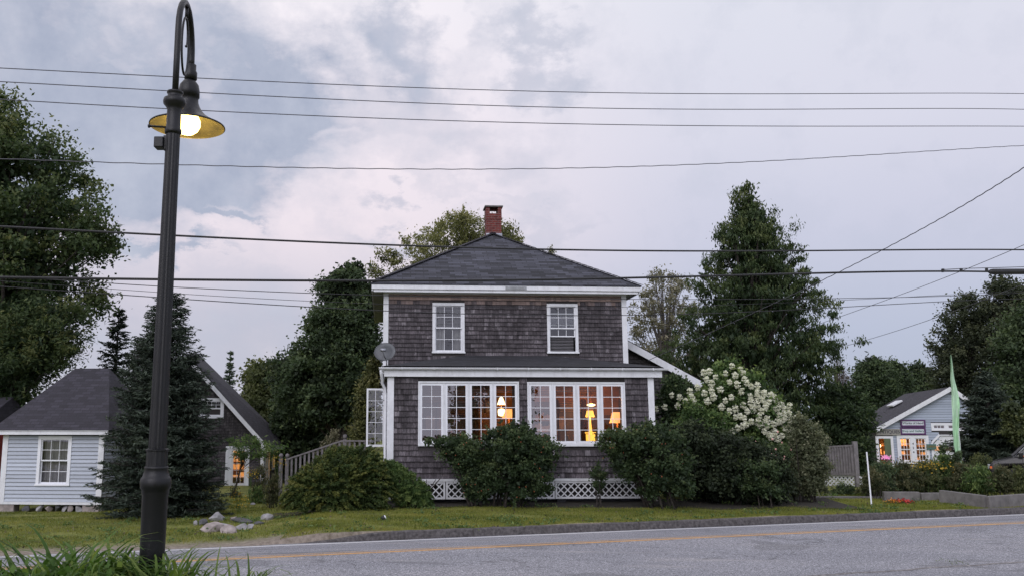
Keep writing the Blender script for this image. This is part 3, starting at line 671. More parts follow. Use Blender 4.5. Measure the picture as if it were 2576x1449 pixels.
for x in (.15, 2.4, 4.7, 7.1): mb.box(x-.12, x+.12, .1, .34, -.2, .56)
mb.box(.0, 7.3, .36, .40, -.15, .56); mb.build('pier_and_dark_backing', MT['dark_room'], H)  # piers, plus a dark sheet in place of the shade under the porch
# porch interior
mb = MB(); mb.box(.13, 7.17, .12, 2.28, .56, .60); mb.build('porch_floor', MT['wood_dk'], H)
mb = MB(); mb.box(.12, 7.18, .12, 2.28, 3.34, 3.38); mb.build('porch_ceiling', MT['plaster'], H)
mb = MB(); mb.box(.13, 7.17, 2.20, 2.26, .60, 3.34); mb.build('interior_wall', MT['plaster'], H)
mb = MB(); mb.box(.14, 7.16, 2.14, 2.198, 2.80, 2.92)
for x in (.3, 1.55, 2.65, 3.7, 4.9, 5.9, 7.0): mb.box(x-.05, x+.05, 2.16, 2.197, .6, 2.8)
mb.build('interior_trim', MT['plaster'], H)
mb = MB(); mb.box(4.15, 4.82, 2.17, 2.196, .6, 2.78); mb.build('interior_doorway', MT['wood_dk'], H)  # dark panel in place of the unlit space beyond the doorway
for b6 in ((1.65, 2.55, 2.17, 2.196, 1.3, 2.75), (5.0, 5.82, 2.17, 2.195, 1.3, 2.75), (6.0, 6.9, 2.17, 2.195, .6, 2.4), (.4, 1.45, 2.17, 2.195, 1.3, 2.75)): MB().box(*b6).build('interior_opening', MT['wood_dk'], H)  # dark panels in place of the unlit space beyond the openings
mb = MB()
for (xa, xb, za, zb) in ((1.05, 3.4, 2.78, 3.2), (1.6, 2.6, 2.4, 2.78), (4.3, 6.3, 2.96, 3.25), (5.1, 5.8, 2.5, 2.78)):
    zz = za
    while zz < zb: mb.box(xa, xb, 2.08, 2.12, zz, zz+.018); zz += .05
mb.build('interior_blind', MT['wood_in'], H)
for (xa, xb, s) in ((3.40, 3.54, -1), (3.80, 4.02, 1), (6.40, 6.49, -1)):
    c = MB(); n = 14
    for q in range(n):
        a0 = xa+(xb-xa)*q/n; a1 = xa+(xb-xa)*(q+1)/n; ya = .22+.03*math.sin(q*2.1); yb = .22+.03*math.sin((q+1)*2.1)
        c.quad([(a0, ya, 1.5), (a1, yb, 1.5), (a1, yb, 3.3), (a0, ya, 3.3)])
    c.build('curtain', MT['curtain_warm'], H)
# wing at the right with its sloping rake
mb = MB(); y0, y1 = 4.02, 9.2; sl = (3.50-4.84)/(9.75-7.27)
mb.quad([(7.27,y0,.2), (9.75,y0,.2), (9.75,y0,3.50), (7.27,y0,4.84)]); mb.quad([(9.75,y0,.2), (9.75,y1,.2), (9.75,y1,3.50), (9.75,y0,3.50)]); mb.quad([(9.75,y1,.2), (7.27,y1,.2), (7.27,y1,4.84), (9.75,y1,3.5)]); mb.build('wing_wall', MT['backing'], H)
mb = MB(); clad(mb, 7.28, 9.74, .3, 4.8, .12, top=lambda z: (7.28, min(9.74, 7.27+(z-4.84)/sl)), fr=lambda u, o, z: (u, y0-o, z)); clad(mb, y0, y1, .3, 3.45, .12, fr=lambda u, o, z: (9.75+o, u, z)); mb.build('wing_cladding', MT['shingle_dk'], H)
A_, B_ = Vector((7.27, 0, 4.96)), Vector((10.05, 0, 4.96+sl*2.78)); mb = MB()
for ya, yb in ((3.72, 9.5),):
    mb.quad([(A_.x,ya,A_.z+.05), (B_.x,ya,B_.z+.05), (B_.x,yb,B_.z+.05), (A_.x,yb,A_.z+.05)][::1]); mb.quad([(A_.x,ya,A_.z), (A_.x,yb,A_.z), (B_.x,yb,B_.z), (B_.x,ya,B_.z)])
    mb.quad([(B_.x,ya,B_.z), (B_.x,yb,B_.z), (B_.x,yb,B_.z+.05), (B_.x,ya,B_.z+.05)])
mb.build('wing_roof', MT['roof2'], H)
MB().bar((7.28, 3.735, 4.86), (10.05, 3.735, 4.86+sl*2.77), .03, .21, up=(0,0,1)).build('rake_board', MT['white'], H)
# light inside the porch: table lamps and a wall light
def hw_(p): return HM @ Vector(p)
def point(name, loc, e, col=(1,.42,.11), r=.05, parent=None):
    l = bpy.data.lights.new(name, 'POINT'); l.energy = e; l.color = col; l.shadow_soft_size = r; o = bpy.data.objects.new(name, l); C.objects.link(o); o.location = loc
    if parent: o.parent = parent
    return o
TB = thing('console_table', 'dark wooden console table under the lamps behind the right porch windows', 'table', hw_((5.65, .95, .60)), rad(3.6))
MB().box(-1.15, 1.15, -.22, .22, .86, .90).build('tabletop', MT['wood_dk'], TB, bevel=.005)
for sx in (-1.08, 1.08):
    for sy in (-.17, .17): MB().box(sx-.03, sx+.03, sy-.03, sy+.03, 0, .86).build('leg', MT['wood_dk'], TB)
TB2 = copy_tree(TB); TB2.location = hw_((2.75, .95, .60)); TB2['label'] = 'dark wooden console table under the lamps behind the left porch windows'
TB2.scale = (.62, 1, 1)
def lamp(name, label, px, py_top, py_bot, dep, wtop, wbot, shade, base_mat, pleat=18, e=12, table=1.50, group='lit table lamps in the porch', bot=None):
    p = hloc(px, (py_top+py_bot)/2, dep); zt = hloc(px, py_top, dep).z; zb = hloc(px, py_bot, dep).z
    if bot is not None: table = bot
    r_ = thing(name, label, 'lamp', hw_((p.x, dep, table)), rad(3.6), group); s = FL/hw_((0, dep, 0)).y/1.0
    rt, rb = wtop/2/s, wbot/2/s; sh = MB(); sh.lathe([(rb, zb-table), (rb*.82+rt*.18, zb-table+.03), (rt*.6+rb*.4, (zt+zb)/2-table), (rt, zt-table)], pleat*2, flute=.05, cap=False); sh.build('lamp_shade', MT[shade], r_)
    hh = zb-table
    MB().lathe([(.07,0), (.07,.015), (.025,.03), (.03, hh*.25), (.055, hh*.5), (.03, hh*.8), (.012, hh), (.008, hh+.06)], 16).build('lamp_base', MT[base_mat], r_, True)
    MB().lathe([(.01,0), (.03,.03), (.035,.06), (.02,.09), (.004,.10)], 12, c=(0,0,hh+.03)).build('bulb', MT['shade_wh'], r_, True)
    point('light', (0, -.0, hh+.02), e*.5, parent=r_); point('light', (0, 0, zt-table+.06), e*.5, parent=r_); return r_
lamp('table_lamp', 'lit table lamp with pleated orange shade just above the centre rose bush', 1280, 1028, 1051, 1.0, 16, 36, 'shade_or', 'wood_in', e=16)
lamp('table_lamp', 'lit yellow table lamp with two tier shade in the third window from the right end', 1484, 1032, 1048, .95, 16, 25, 'shade_ye', 'shade_ye', e=22)
lamp('table_lamp', 'lit table lamp with flared orange shade in the rightmost porch window', 1552, 1036, 1063, .85, 24, 40, 'shade_or', 'wood_in', e=18)
r_ = thing('floor_lamp', 'lit white glass bell lamp hanging above the pleated lamp', 'lamp', hw_((*hloc(1261, 1010, 1.3)[:2], .60)), rad(3.6)); zt, zb = hloc(1261, 1000, 1.3).z-.6, hloc(1261, 1017, 1.3).z-.6
MB().lathe([(.12, zb), (.10, zb+.06), (.05, zt), (.02, zt+.03)], 20, cap=False).build('lamp_shade', MT['shade_wh'], r_, True)
MB().lathe([(.13, 0), (.13, .02), (.012, .04), (.012, zt+.05)], 12).build('lamp_post', MT['wood_dk'], r_, True)
MB().lathe([(.02, 0), (.09, .02), (.105, .12), (.10, .19), (.06, .21)], 20, c=(0,0,zb-.33)).build('glass_globe', MT['shade_wh'], r_, True); point('light', (0,0,zb-.05), 7, parent=r_)
r_ = thing('ceiling_light', 'glowing white oval ceiling light above the yellow lamp', 'ceiling light', hw_(hloc(1487, 1020, 1.4)), rad(3.6)); MB().lathe([(.02,-.02), (.10,.0), (.13,.03), (.10,.05), (.02,.06)], 24).build('glass_bowl', MT['shade_wh'], r_, True)
hh = 3.34-hloc(1487,1020,1.4).z; MB().tube([(0,0,.06), (0,0,hh)], .008, 6).build('stem', MT['wood_dk'], r_); point('light', (0,0,.12), 12, parent=r_)
YL = [o_ for o_ in bpy.data.objects if o_.get('label','').startswith('lit yellow table lamp')][0]
MB().lathe([(.125,.02), (.13,.30), (.13,.34)], 24, cap=False).build('lower_shade', MT['shade_ye'], YL, True); MB().lathe([(.15,.36), (.155,.40)], 24, cap=False).build('shade_rim', MT['shade_ye'], YL, True)
for nm, lab, px_, dp, prof_, mt_ in (('vase', 'dark round vase on the console table in the second right porch pane', 1425, .95, [(.03,0),(.10,.08),(.11,.18),(.05,.28),(.06,.32)], 'wood_dk'), ('vase', 'slim dark bottle vase beside the rightmost lamp', 1530, .9, [(.04,0),(.05,.15),(.02,.25),(.02,.34)], 'wood_dk'), ('candle', 'short glowing candle right of the yellow lamp', 1508, .95, [(.03,0),(.03,.12)], 'shade_or')):
    tag(MB().lathe(prof_, 16).build(nm, MT[mt_], None, True, loc=hw_((hloc(px_, 1060, dp).x, dp, 1.502))), lab, nm)
BC = thing('bookcase', 'dark bookcase against the back wall of the lit porch, second pane of the right bank', 'bookcase', hw_((4.62, 1.98, .60)), rad(3.6)); frame(MB(), -.36, .36, 0, 1.95, -.13, .13, .03).build('case', MT['wood_dk'], BC); MB().box(-.33, .33, .11, .13, .03, 1.92).build('back', MT['wood_dk'], BC)
for k_ in range(1, 6):
    MB().box(-.33, .33, -.12, .11, .32*k_, .32*k_+.02).build('shelf', MT['wood_dk'], BC); bk = MB(); xb = -.31
    while xb < .27: wb = rnd.uniform(.02,.05); bk.box(xb, xb+wb, -.08, .08, .32*k_+.021, .32*k_+.021+rnd.uniform(.15,.26), rnd.random()); xb += wb+.003
    bk.build('books', MT[('wood_in','curtain_warm','plaster')[k_ % 3]], BC)
for xa, lb_ in ((5.12, 'framed dark picture on the porch wall behind the oval ceiling light'), (5.98, 'small framed picture on the porch wall left of the rightmost lamp'), (1.25, 'framed picture on the porch wall behind the leftmost panes')):
    pf = thing('picture_frame', lb_, 'picture', hw_((xa, 2.13, 1.95 if xa < 5.5 else 2.2)), rad(3.6)); frame(MB(), -.17, .17, 0, .44, -.02, .005, .035).build('frame', MT['wood_dk'], pf); MB().box(-.135, .135, -.008, .0, .035, .405).build('picture', MT['curtain_warm'], pf)
for xa, xb in ((4.95, 5.05), (5.74, 5.88), (6.86, 7.0), (2.52, 2.66)):
    c = MB(); n = 8
    for q in range(n): a0 = xa+(xb-xa)*q/n; a1 = xa+(xb-xa)*(q+1)/n; c.quad([(a0, 2.04+.02*math.sin(q*2.1), 1.0), (a1, 2.04+.02*math.sin((q+1)*2.1), 1.0), (a1, 2.04+.02*math.sin((q+1)*2.1), 2.85), (a0, 2.04+.02*math.sin(q*2.1), 2.85)])
    c.build('drape', MT['wood_dk'], H)
r_ = thing('picture_frame', 'small pale framed picture on the porch wall left of the lamps', 'picture', hw_((hloc(1232, 1028, 2.1).x, 2.13, hloc(1232, 1028, 2.1).z-.1)), rad(3.6)); frame(MB(), -.12, .12, 0, .32, -.02, .005, .03).build('frame', MT['wood_in'], r_); MB().box(-.09, .09, -.01, .0, .03, .29).build('picture', MT['curtain'], r_)
# satellite dish and lantern
p = at(969, 885, 24.5); D_ = thing('satellite_dish', 'grey satellite dish on a bent pole at the porch roof corner', 'satellite dish', (p.x, p.y, 3.66)); dz = p.z-3.66
mb = MB(); mb.lathe([(.0001,.0), (.10,.006), (.20,.024), (.31,.058), (.315,.062), (.31,.066), (.20,.034), (.0001,.012)], 40, cap=False)
rf = mb.build('reflector', MT['dish'], D_, True); rf.scale = (1, .84, 1); rf.rotation_euler = (rad(78), 0, rad(-16)); rf.location = (0, .12, dz)
MB().tube([(.04,.0,0), (.04,.06,dz-.2), (.02,.16,dz-.05), (0,.14,dz)], .018, 8).build('mast', MT['metal_gr'], D_, True)
MB().tube([(.03,.1,dz-.22), (-.02,-.15,dz-.12), (-.05,-.30,dz-.0)], .012, 6).build('arm', MT['metal_gr'], D_, True)
MB().tube([(-.11,-.30,dz+.03), (.03,-.30,dz+.03)], .045, 10).build('receiver', MT['galv'], D_, True)
p = hloc(972, 1015, .3); r_ = thing('wall_lantern', 'small square black lantern hanging beside the porch corner', 'lantern', hw_((-.12, .10, p.z-.06))); frame(MB(), -.045, .045, 0, .14, -.04, -.03, .008).box(-.01,.01,-.04,.02,.14,.16).build('lantern_frame', MT['metal_dk'], r_); MB().box(-.012,.012,-.036,-.012,.03,.09).build('candle', MT['white'], r_)
# ================================================================ LEFT CABIN (pale clapboard)
yw = rad(-5); Cb = thing('clapboard_cabin', 'small pale blue clapboard cabin with dark hip roof at the left', 'cabin', (-12.30, 25.15, 0), yw)
W_ = 2.92; zb, zt = -.03, 1.82; WN = (1.02, 2.0, .44, 1.80)
mb = MB(); wall_cells(mb, 0, W_, zb, zt, 0, .1, [WN]); mb.box(0, .1, .1, 3.6, zb, zt); mb.box(W_-.1, W_, .1, 3.6, zb, zt); mb.box(.1, W_-.1, 3.5, 3.6, zb, zt); mb.box(.1, W_-.1, 1.4, 1.45, zb, zt); mb.build('wall', MT['dark_room'], Cb)
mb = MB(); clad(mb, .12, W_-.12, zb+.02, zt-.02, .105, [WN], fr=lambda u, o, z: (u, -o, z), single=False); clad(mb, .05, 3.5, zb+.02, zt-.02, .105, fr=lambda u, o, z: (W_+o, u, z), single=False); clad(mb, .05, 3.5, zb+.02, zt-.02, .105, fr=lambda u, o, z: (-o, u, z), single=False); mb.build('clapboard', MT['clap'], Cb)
for x in (0, W_-.12): MB().box(x-.02, x+.14, -.032, .0, zb-.03, zt).build('corner_board', MT['white'], Cb, bevel=.003)
MB().box(-.25, W_+.22, -.26, -.22, 1.83, 1.95).build('fascia', MT['white'], Cb, bevel=.003)
MB().box(-.24, W_+.21, -.215, 3.8, 1.86, 1.89).build('soffit', MT['soffit'], Cb)
mb = MB(); e = [(-.28,-.28), (W_+.25,-.28), (W_+.25,3.85), (-.28,3.85)]; r1, r2 = (1.0, 1.8, 3.80), (2.08, 1.8, 3.80); zz = 1.955
mb.quad([(*e[0],zz), (*e[1],zz), r2, r1]); mb.quad([(*e[1],zz), (*e[2],zz), r2]); mb.quad([(*e[2],zz), (*e[3],zz), r1, r2]); mb.quad([(*e[3],zz), (*e[0],zz), r1]); mb.quad([(x, y, zz-.03) for x, y in e][::-1])
mb.build('roof', MT['roof2'], Cb)
dh_window(Cb, WN, 0, 3, 2, casing=.09, curtain='full', glass='glass2', mat='white_clean')
mb = MB().box(-.05, W_+.03, -.028, .0, zb-.05, zb+.02); mb.build('sill_board', MT['white'], Cb)
def boulder(name, label, p, s, mat, seed, group=None, cat='rock'):
    import bmesh
    bm = bmesh.new(); bmesh.ops.create_icosphere(bm, subdivisions=2, radius=1); q = random.Random(seed); pl = [Vector((q.gauss(0,1), q.gauss(0,1), q.gauss(.2,.8))).normalized() for _ in range(16)]; ds = [q.uniform(.34,.78) for _ in pl]
    for v in bm.verts:
        for n, d in zip(pl, ds):
            k = v.co.dot(n)
            if k > d: v.co -= n*(k-d)*.97
        v.co *= 1+.05*math.sin(v.co.x*9+seed)*math.sin(v.co.y*11)
        v.co = Vector((v.co.x*s[0], v.co.y*s[1], v.co.z*s[2]))
    me = bpy.data.meshes.new(name); bm.to_mesh(me); bm.free(); me.materials.append(MT[mat]); o = bpy.data.objects.new(name, me); C.objects.link(o); o.location = p; o.rotation_euler = (0,0,q.uniform(0,3))
    return tag(o, label, cat, group)
for k, (px, sx, mt) in enumerate([(66,.17,'rock_d'), (97,.18,'rock_g'), (122,.11,'rock_p'), (142,.12,'rock_d'), (161,.11,'rock_g'), (176,.09,'rock_p'), (197,.15,'rock_g'), (228,.15,'rock_p')]):
    p = at(px, 1270, 25.05-.045*k*.3); z = gz(p.x, p.y)
    boulder('foundation_stone', ['dark rounded stone beside the left block under the cabin','wide grey stone under the cabin left of its window','small pink stone under the cabin window','dark stone under the middle of the cabin','grey stone under the cabin right of the dark one','smallest pale stone propped under the cabin sill','grey round stone under the cabin near its right end','pink stone next to the right block under the cabin'][k], (p.x, p.y+.06, z+.09), (sx, .14, .13), mt, 40+k, 'foundation stones under the cabin')
for x, lb in ((.18, 'concrete block under the left corner of the pale cabin'), (W_-.28, 'pinkish concrete block under the right corner of the pale cabin')):
    q = Matrix.Translation((-12.30, 25.15, 0)) @ Matrix.Rotation(yw, 4, 'Z') @ Vector((x, .15, 0)); o = MB().box(-.24, .24, -.15, .15, -.3, -.06).build('concrete_block', MT['rock_p'], None, bevel=.012, loc=(q.x, q.y, 0)); o.rotation_euler = (0,0,yw); tag(o, lb, 'block', 'blocks under the cabin corners')
# red neighbour at the very left edge
Rd = thing('red_shed', 'red shed with white fascia just left of the pale cabin', 'shed', (-16.42, 27.2, -.3))
MB().box(0, 2.2, 0, 3, 0, 2.35).build('wall', MT['red'], Rd); MB().box(-.2, 2.55, -.22, -.18, 2.36, 2.50).build('fascia', MT['white'], Rd)
mb = MB(); mb.quad([(-.2,-.2,2.51), (2.55,-.2,2.51), (2.55,1.5,3.3), (-.2,1.5,3.3)]); mb.quad([(2.55,3.2,2.51), (-.2,3.2,2.51), (-.2,1.5,3.3), (2.55,1.5,3.3)]); mb.quad([(2.55,-.2,2.51), (2.55,3.2,2.51), (2.55,1.5,3.3)]); mb.build('roof', MT['roof2'], Rd)
MB().box(2.21, 2.25, -.02, .1, 0, 2.35).build('corner_board', MT['white'], Rd)
# ================================================================ GABLE HOUSE (dark shingles, lit door)
G = thing('gabled_house', 'dark shingled house with steep gable and a lit orange door behind the spruce', 'house', (-14.9, 40.0, 0)); gx0, gx1, gb, ge = 0., 6.95, -.72, 1.35; gpk = (gx0+gx1)/2; gs = (5.16-ge)/(gx1-gpk)
gw = 8.; DR = (5.22, 6.05, -.68, 1.05); UW = (4.02, 4.95, 2.75, 3.72)
DR = (-9.62+14.9, -8.56+14.9, -.70, 1.22); UW = (4.0, 5.12, 2.45, 3.35)
def gtop(z):
    h = max(0, (z-ge))/gs; return (gx0+h, gx1-h)
mb = MB(); wall_cells(mb, gx0, gx1, gb-.3, ge, 0, .15, [DR]); mb.quad([(gx0,0.01,ge), (gx1,0.01,ge), (gpk,0.01,5.16)]); mb.box(gx0, gx0+.15, .15, gw, gb-.3, ge); mb.box(gx0+.15, gx1-.15, gw-.15, gw, gb-.3, ge)
SW = [(.35, .75, -.45, .95), (.95, 1.35, -.45, .95), (2.0, 2.6, .15, .95), (3.3, 3.7, .15, .95), (4.1, 4.5, .15, .95), (5.2, 5.7, .15, .95), (6.6, 7.1, .15, .95)]
q = MB(); wall_cells(q, .15, gw, gb-.3, ge, 0, .15, SW); mb.v += [(gx1-y, x, z) for x, y, z in q.v] if False else []
i0 = len(mb.v); mb.v += [(gx1-y, x, z) for (x, y, z) in q.v]; mb.f += [tuple(i0+k for k in f) for f in q.f]; mb.a += q.a; mb.w += q.w
mb.build('wall', MT['backing'], G)
mb = MB(); clad(mb, gx0, gx1-.1, gb, 5.1, .125, [DR, UW], top=gtop, fr=lambda u, o, z: (u, -o, z)); clad(mb, .15, gw, gb, ge-.1, .125, SW, fr=lambda u, o, z: (gx1+o, u, z)); mb.build('shingle_cladding', MT['shingle_dk'], G)
mb = MB(); ov = .30; lx, rx, ey_ = gx0-ov, gx1+ov, ge-ov*gs; yb_ = 4.6; ext = .40
Gl = Vector((-14.9, 40.0, 0)); RB = at(493, 884, 44.6)-Gl; KB = at(730, 1117, 44.6)-Gl; PKf = Vector((gpk,-.3,5.30)); Ef = Vector((rx,-.3,ey_+.14))
mb.quad([PKf, Ef, KB, RB]); mb.quad([PKf, RB, (lx,4.6,ey_+.14), (lx,-.3,ey_+.14)]); dn = Vector((0,0,-.08)); mb.quad([Ef+dn, PKf+dn, RB+dn, KB+dn])
mb.quad([RB, KB, (gx0,4.7,ge)]); mb.quad([(lx,4.3,1.9), (gx1+.15,4.3,1.5), (gx1+.15,gw+.2,1.42), (lx,gw+.2,1.9)]); mb.build('roof', MT['roof2'], G)
mb = MB(); mb.bar((gpk, -.28, 5.09), (rx+.02, -.28, ey_+.01), .04, .17); mb.bar((gpk, -.28, 5.09), (lx, -.28, ey_+.02), .04, .17); mb.build('rake_board', MT['white'], G)
mb = MB(); mb.bar(Ef+Vector((0,0,-.10)), KB+Vector((0,0,-.09)), .03, .13); mb.quad([(gx1-.05,-.285,1.02), (rx-.0,-.285,1.02), (rx,-.285,1.12), (gx1-.05,-.285,1.5)]); mb.quad([(gx1-.05,-.285,1.02), (gx1-.05,0,1.02), (rx,0,1.02), (rx,-.285,1.02)]); mb.build('fascia', MT['white'], G)
MB().box(gx1-.11, gx1+.03, -.035, .0, gb, 1.3).build('corner_board', MT['white'], G); MB().box(gx1+.022, gx1+.035, 0, .12, gb, 1.2).build('corner_board', MT['white'], G)
x0, x1, z0, z1 = DR; d = frame(MB(), x0, x1, z0, z1, -.04, .08, .12, .04, .10); d.box(x0+.12, x0+.24, .0, .07, z0, z1-.1); o = d.build('door', MT['white_clean'], G)
d = frame(MB(), x0+.24, x1-.12, z0+.04, z1-.10, .01, .06, .10, .26, .1); 
for k in (1, 2): xx = x0+.34+(x1-x0-.56)*k/3; d.box(xx-.008, xx+.008, .02, .045, z0+.3, z1-.2)
for k in range(1, 5): zz = z0+.30+(z1-z0-.5)*k/5; d.box(x0+.34, x1-.22, .02, .045, zz-.008, zz+.008)
d.build('door_leaf', MT['white'], o); g = MB(); g.quad([(x0+.33,.05,z0+.28), (x1-.2,.05,z0+.28), (x1-.2,.05,z1-.18), (x0+.33,.05,z1-.18)]); g.build('pane', MT['glass_cas'], o)
# lit room behind the door
mb = MB(); mb.box(3.8, gx1-.2, 2.4, 2.45, gb, 1.4); mb.box(3.8, 3.85, .2, 2.4, gb, 1.4); mb.box(3.8, gx1-.2, .2, 2.4, gb-.05, gb); mb.box(3.8, gx1-.2, .2, 2.4, 1.36, 1.4); mb.build('interior_wall', MT['plaster'], G)
mb = MB(); 
for k in range(5): mb.box(4.2, gx1-.3, 1.9, 2.3, gb+.45+k*.36, gb+.48+k*.36)
mb.build('shelf', MT['wood_in'], G)
mb = MB()
for k in range(5):
    xx = 4.3
    while xx < gx1-.5:
        w = rnd.uniform(.08,.3); mb.box(xx, xx+w, 1.95, 2.2, gb+.48+k*.36, gb+.48+k*.36+rnd.uniform(.08,.25)); xx += w+.03
mb.build('shelf_goods', MT['glow_shop'], G); point('light', (5.9, 1.1, 1.1), 55, (1,.55,.15), .1, G)
w = frame(MB(), *UW[:2], UW[2], UW[3], -.04, .03, .12); o = w.build('window', MT['white_clean'], G); sash(o, UW[0]+.12, UW[1]-.12, UW[2]+.42, UW[3]-.12, -.02, 4, 2, .04, .02, 'glass2'); sash(o, UW[0]+.12, UW[1]-.12, UW[2]+.12, UW[2]+.44, -.0, 1, 1, .04, .02, 'glass2')
for (a, b2, c_, d_) in SW:
    w = MB(); fx = gx1+.02; w.box(fx-.02, fx+.03, a-.06, a+.03, c_-.06, d_+.06); w.box(fx-.02, fx+.03, b2-.03, b2+.06, c_-.06, d_+.06); w.box(fx-.02, fx+.03, a, b2, c_-.06, c_); w.box(fx-.02, fx+.03, a, b2, d_, d_+.06); o = w.build('window', MT['white_clean'], G)
    g = MB(); g.quad([(fx-.02,a,c_), (fx-.02,b2,c_), (fx-.02,b2,d_), (fx-.02,a,d_)]); g.build('pane', MT['glass_cas'], o)
point('light', (6.2, 4.5, .6), 25, (1,.55,.2), .1, G)
# ================================================================ SHOP (blue clapboard, asymmetrical gable)
sy = rad(-15); P0 = at(2207, 1100, 45.5); SH = thing('gallery_shop', 'blue grey clapboard shop with lit windows, lopsided gable and painted signs', 'shop', (P0.x, P0.y, 0), sy)
SMx = Matrix.Translation((P0.x, P0.y, 0)) @ Matrix.Rotation(sy, 4, 'Z'); SI = SMx.inverted()
def sl_(px, py, dep=0):
    o_ = SI @ Vector((0,0,EZ)); d = SI.to_3x3() @ ray(px, py); return o_ + d*((dep-o_.y)/d.y)
def sr(xa, ya, xb, yb):
    a, b2 = sl_(xa, yb), sl_(xb, ya); return (a.x, b2.x, a.z, b2.z)
def zp(zx, zy): return ((2540+zx/5.175)*.85867, (1120+zy/5.175)*.85867)
pk = sl_(*zp(1250, 85)); le = sl_(*zp(140, 690)); sg_ = .88; rxx = pk.x+(pk.z-le.z)/sg_
fb = gz(P0.x, P0.y)-.25; sgl = (pk.z-le.z)/(pk.x-le.x)
dr = sr(*zp(165, 810), *zp(390, 1300)); dr = (dr[0], dr[1], fb+.1, dr[3]); wa = sr(*zp(478, 797), *zp(925, 1225)); wa = (wa[0], wa[1], min(wa[2], .75), wa[3]); tr_ = sr(*zp(975, 610), *zp(1480, 728)); gd = sr(*zp(1000, 780), *zp(1480, 1300)); gd = (gd[0], gd[1], fb+.05, gd[3])
def stop_(z):
    if z <= le.z: return (0, rxx)
    return (le.x+(z-le.z)/sgl, pk.x+(pk.z-z)/sg_)
x0s = min(0, le.x+.25)
mb = MB(); wall_cells(mb, x0s, rxx, fb, le.z-.02, 0, .12, [dr, wa]); mb.quad([(x0s,.01,le.z-.02), (rxx,.01,le.z-.02), (rxx,.01,le.z), (pk.x,.01,pk.z), (le.x,.01,le.z)]); mb.box(x0s, x0s+.12, .12, 9, fb, le.z-.05); mb.box(rxx-.12, rxx, .12, 9, fb, le.z-.05); mb.box(x0s, rxx, 9, 9.1, fb, le.z); mb.build('wall', MT['backing'], SH)
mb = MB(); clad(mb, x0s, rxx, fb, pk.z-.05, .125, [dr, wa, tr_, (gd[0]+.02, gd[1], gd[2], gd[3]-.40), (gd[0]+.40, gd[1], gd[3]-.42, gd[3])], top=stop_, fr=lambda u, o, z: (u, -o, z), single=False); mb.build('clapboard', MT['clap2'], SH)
mb = MB(); y0, y1 = -.3, 9.3
mb.quad([(pk.x,y0,pk.z+.06), (pk.x,y1,pk.z+.06), (le.x-.1,y1,le.z-.05), (le.x-.1,y0,le.z-.05)]); mb.quad([(pk.x,y1,pk.z+.06), (pk.x,y0,pk.z+.06), (rxx+.3,y0,le.z-.2), (rxx+.3,y1,le.z-.2)]); mb.quad([(pk.x,y1,pk.z-.02), (pk.x,y0,pk.z-.02), (le.x-.1,y0,le.z-.12), (le.x-.1,y1,le.z-.12)]); mb.build('roof', MT['roof2'], SH)
mb = MB(); mb.bar((le.x-.1,-.31,le.z-.12), (pk.x,-.31,pk.z-.03), .04, .20); mb.bar((pk.x,-.31,pk.z-.03), (rxx+.3,-.31,le.z-.28), .04, .20); mb.build('rake_board', MT['white'], SH)
a = sl_(*zp(425, 235), 5.6); zz = pk.z-(pk.x-a.x)*sgl
mb = MB(); mb.box(-.3, .3, -.75, .75, .05, .16); o = mb.build('roof_vent', MT['white'], SH, bevel=.03); o.location = (a.x, 5.6, zz+.05); o.rotation_euler = (0, -math.atan(sgl), 0)
def glaze(W, cols, rows, casing, parent, dbl=False, lowdark=True):
    x0, x1, z0, z1 = W; w = frame(MB(), x0, x1, z0, z1, -.045, .06, casing); parts = [(x0+casing, x1-casing)]
    if dbl: m_ = (x0+x1)/2; w.box(m_-.11, m_+.11, -.045, .06, z0+casing, z1-casing); parts = [(x0+casing, m_-.11), (m_+.11, x1-casing)]
    o = w.build('window', MT['white_clean'], parent)
    for a, b2 in parts: mid = z0+(z1-z0)*.5; sash(o, a, b2, mid-.02, z1-casing, -.01, cols, rows, .045, .022, 'glass_cas'); sash(o, a, b2, z0+casing, mid+.02, .02, cols, rows, .045, .022, 'glass_cas')
    return o
wn = glaze(wa, 3, 2, .14, SH, True)
def text(s, size, mat, parent, loc, name='lettering', ext=.004, rx_=90, sx=1):
    cu = bpy.data.curves.new(name, 'FONT'); cu.body = s; cu.size = size; cu.align_x = 'CENTER'; cu.align_y = 'CENTER'; cu.extrude = ext; cu.offset = size*.012
    t = bpy.data.objects.new(name, cu); C.objects.link(t); dg = bpy.context.evaluated_depsgraph_get(); dg.update(); me = bpy.data.meshes.new_from_object(t.evaluated_get(dg)); bpy.data.objects.remove(t)
    me.materials.clear(); me.materials.append(mat); o = bpy.data.objects.new(name, me); C.objects.link(o); o.parent = parent; o.rotation_euler = (rad(rx_), 0, 0); o.location = loc; o.scale = (sx, 1, 1); return o
mxx = (wa[0]+wa[1])/2
for k, ch in enumerate('424'): text(ch, .15, MT['ink'], SH, (mxx, -.052, wa[3]-.42-k*.21), 'house_number')
dd = frame(MB(), *dr, -.045, .05, .12, .02, .12); dd.build('door_frame', MT['white_clean'], SH); d2 = MB().box(dr[1]-.42, dr[1]-.12, -.03, .03, dr[2], dr[3]-.12); d2.build('door', plain('green_door', (.10,.14,.07), .6), SH)
w = frame(MB(), *tr_, -.05, .0, .10); m_ = (tr_[0]+tr_[1])/2; w.box(m_-.15, m_+.0, -.05, 0, tr_[2]+.1, tr_[3]-.1); o = w.build('window', MT['white_clean'], SH)
for a, b2 in ((tr_[0]+.1, m_-.15), (m_, tr_[1]-.1)): sash(o, a, b2, tr_[2]+.1, tr_[3]-.1, -.03, 3, 1, .03, .02, 'glass_cas'); MB().box(a, b2, .003, .02, tr_[2]+.1, tr_[3]-.1).build('shutter', MT['wood_dk'], o)
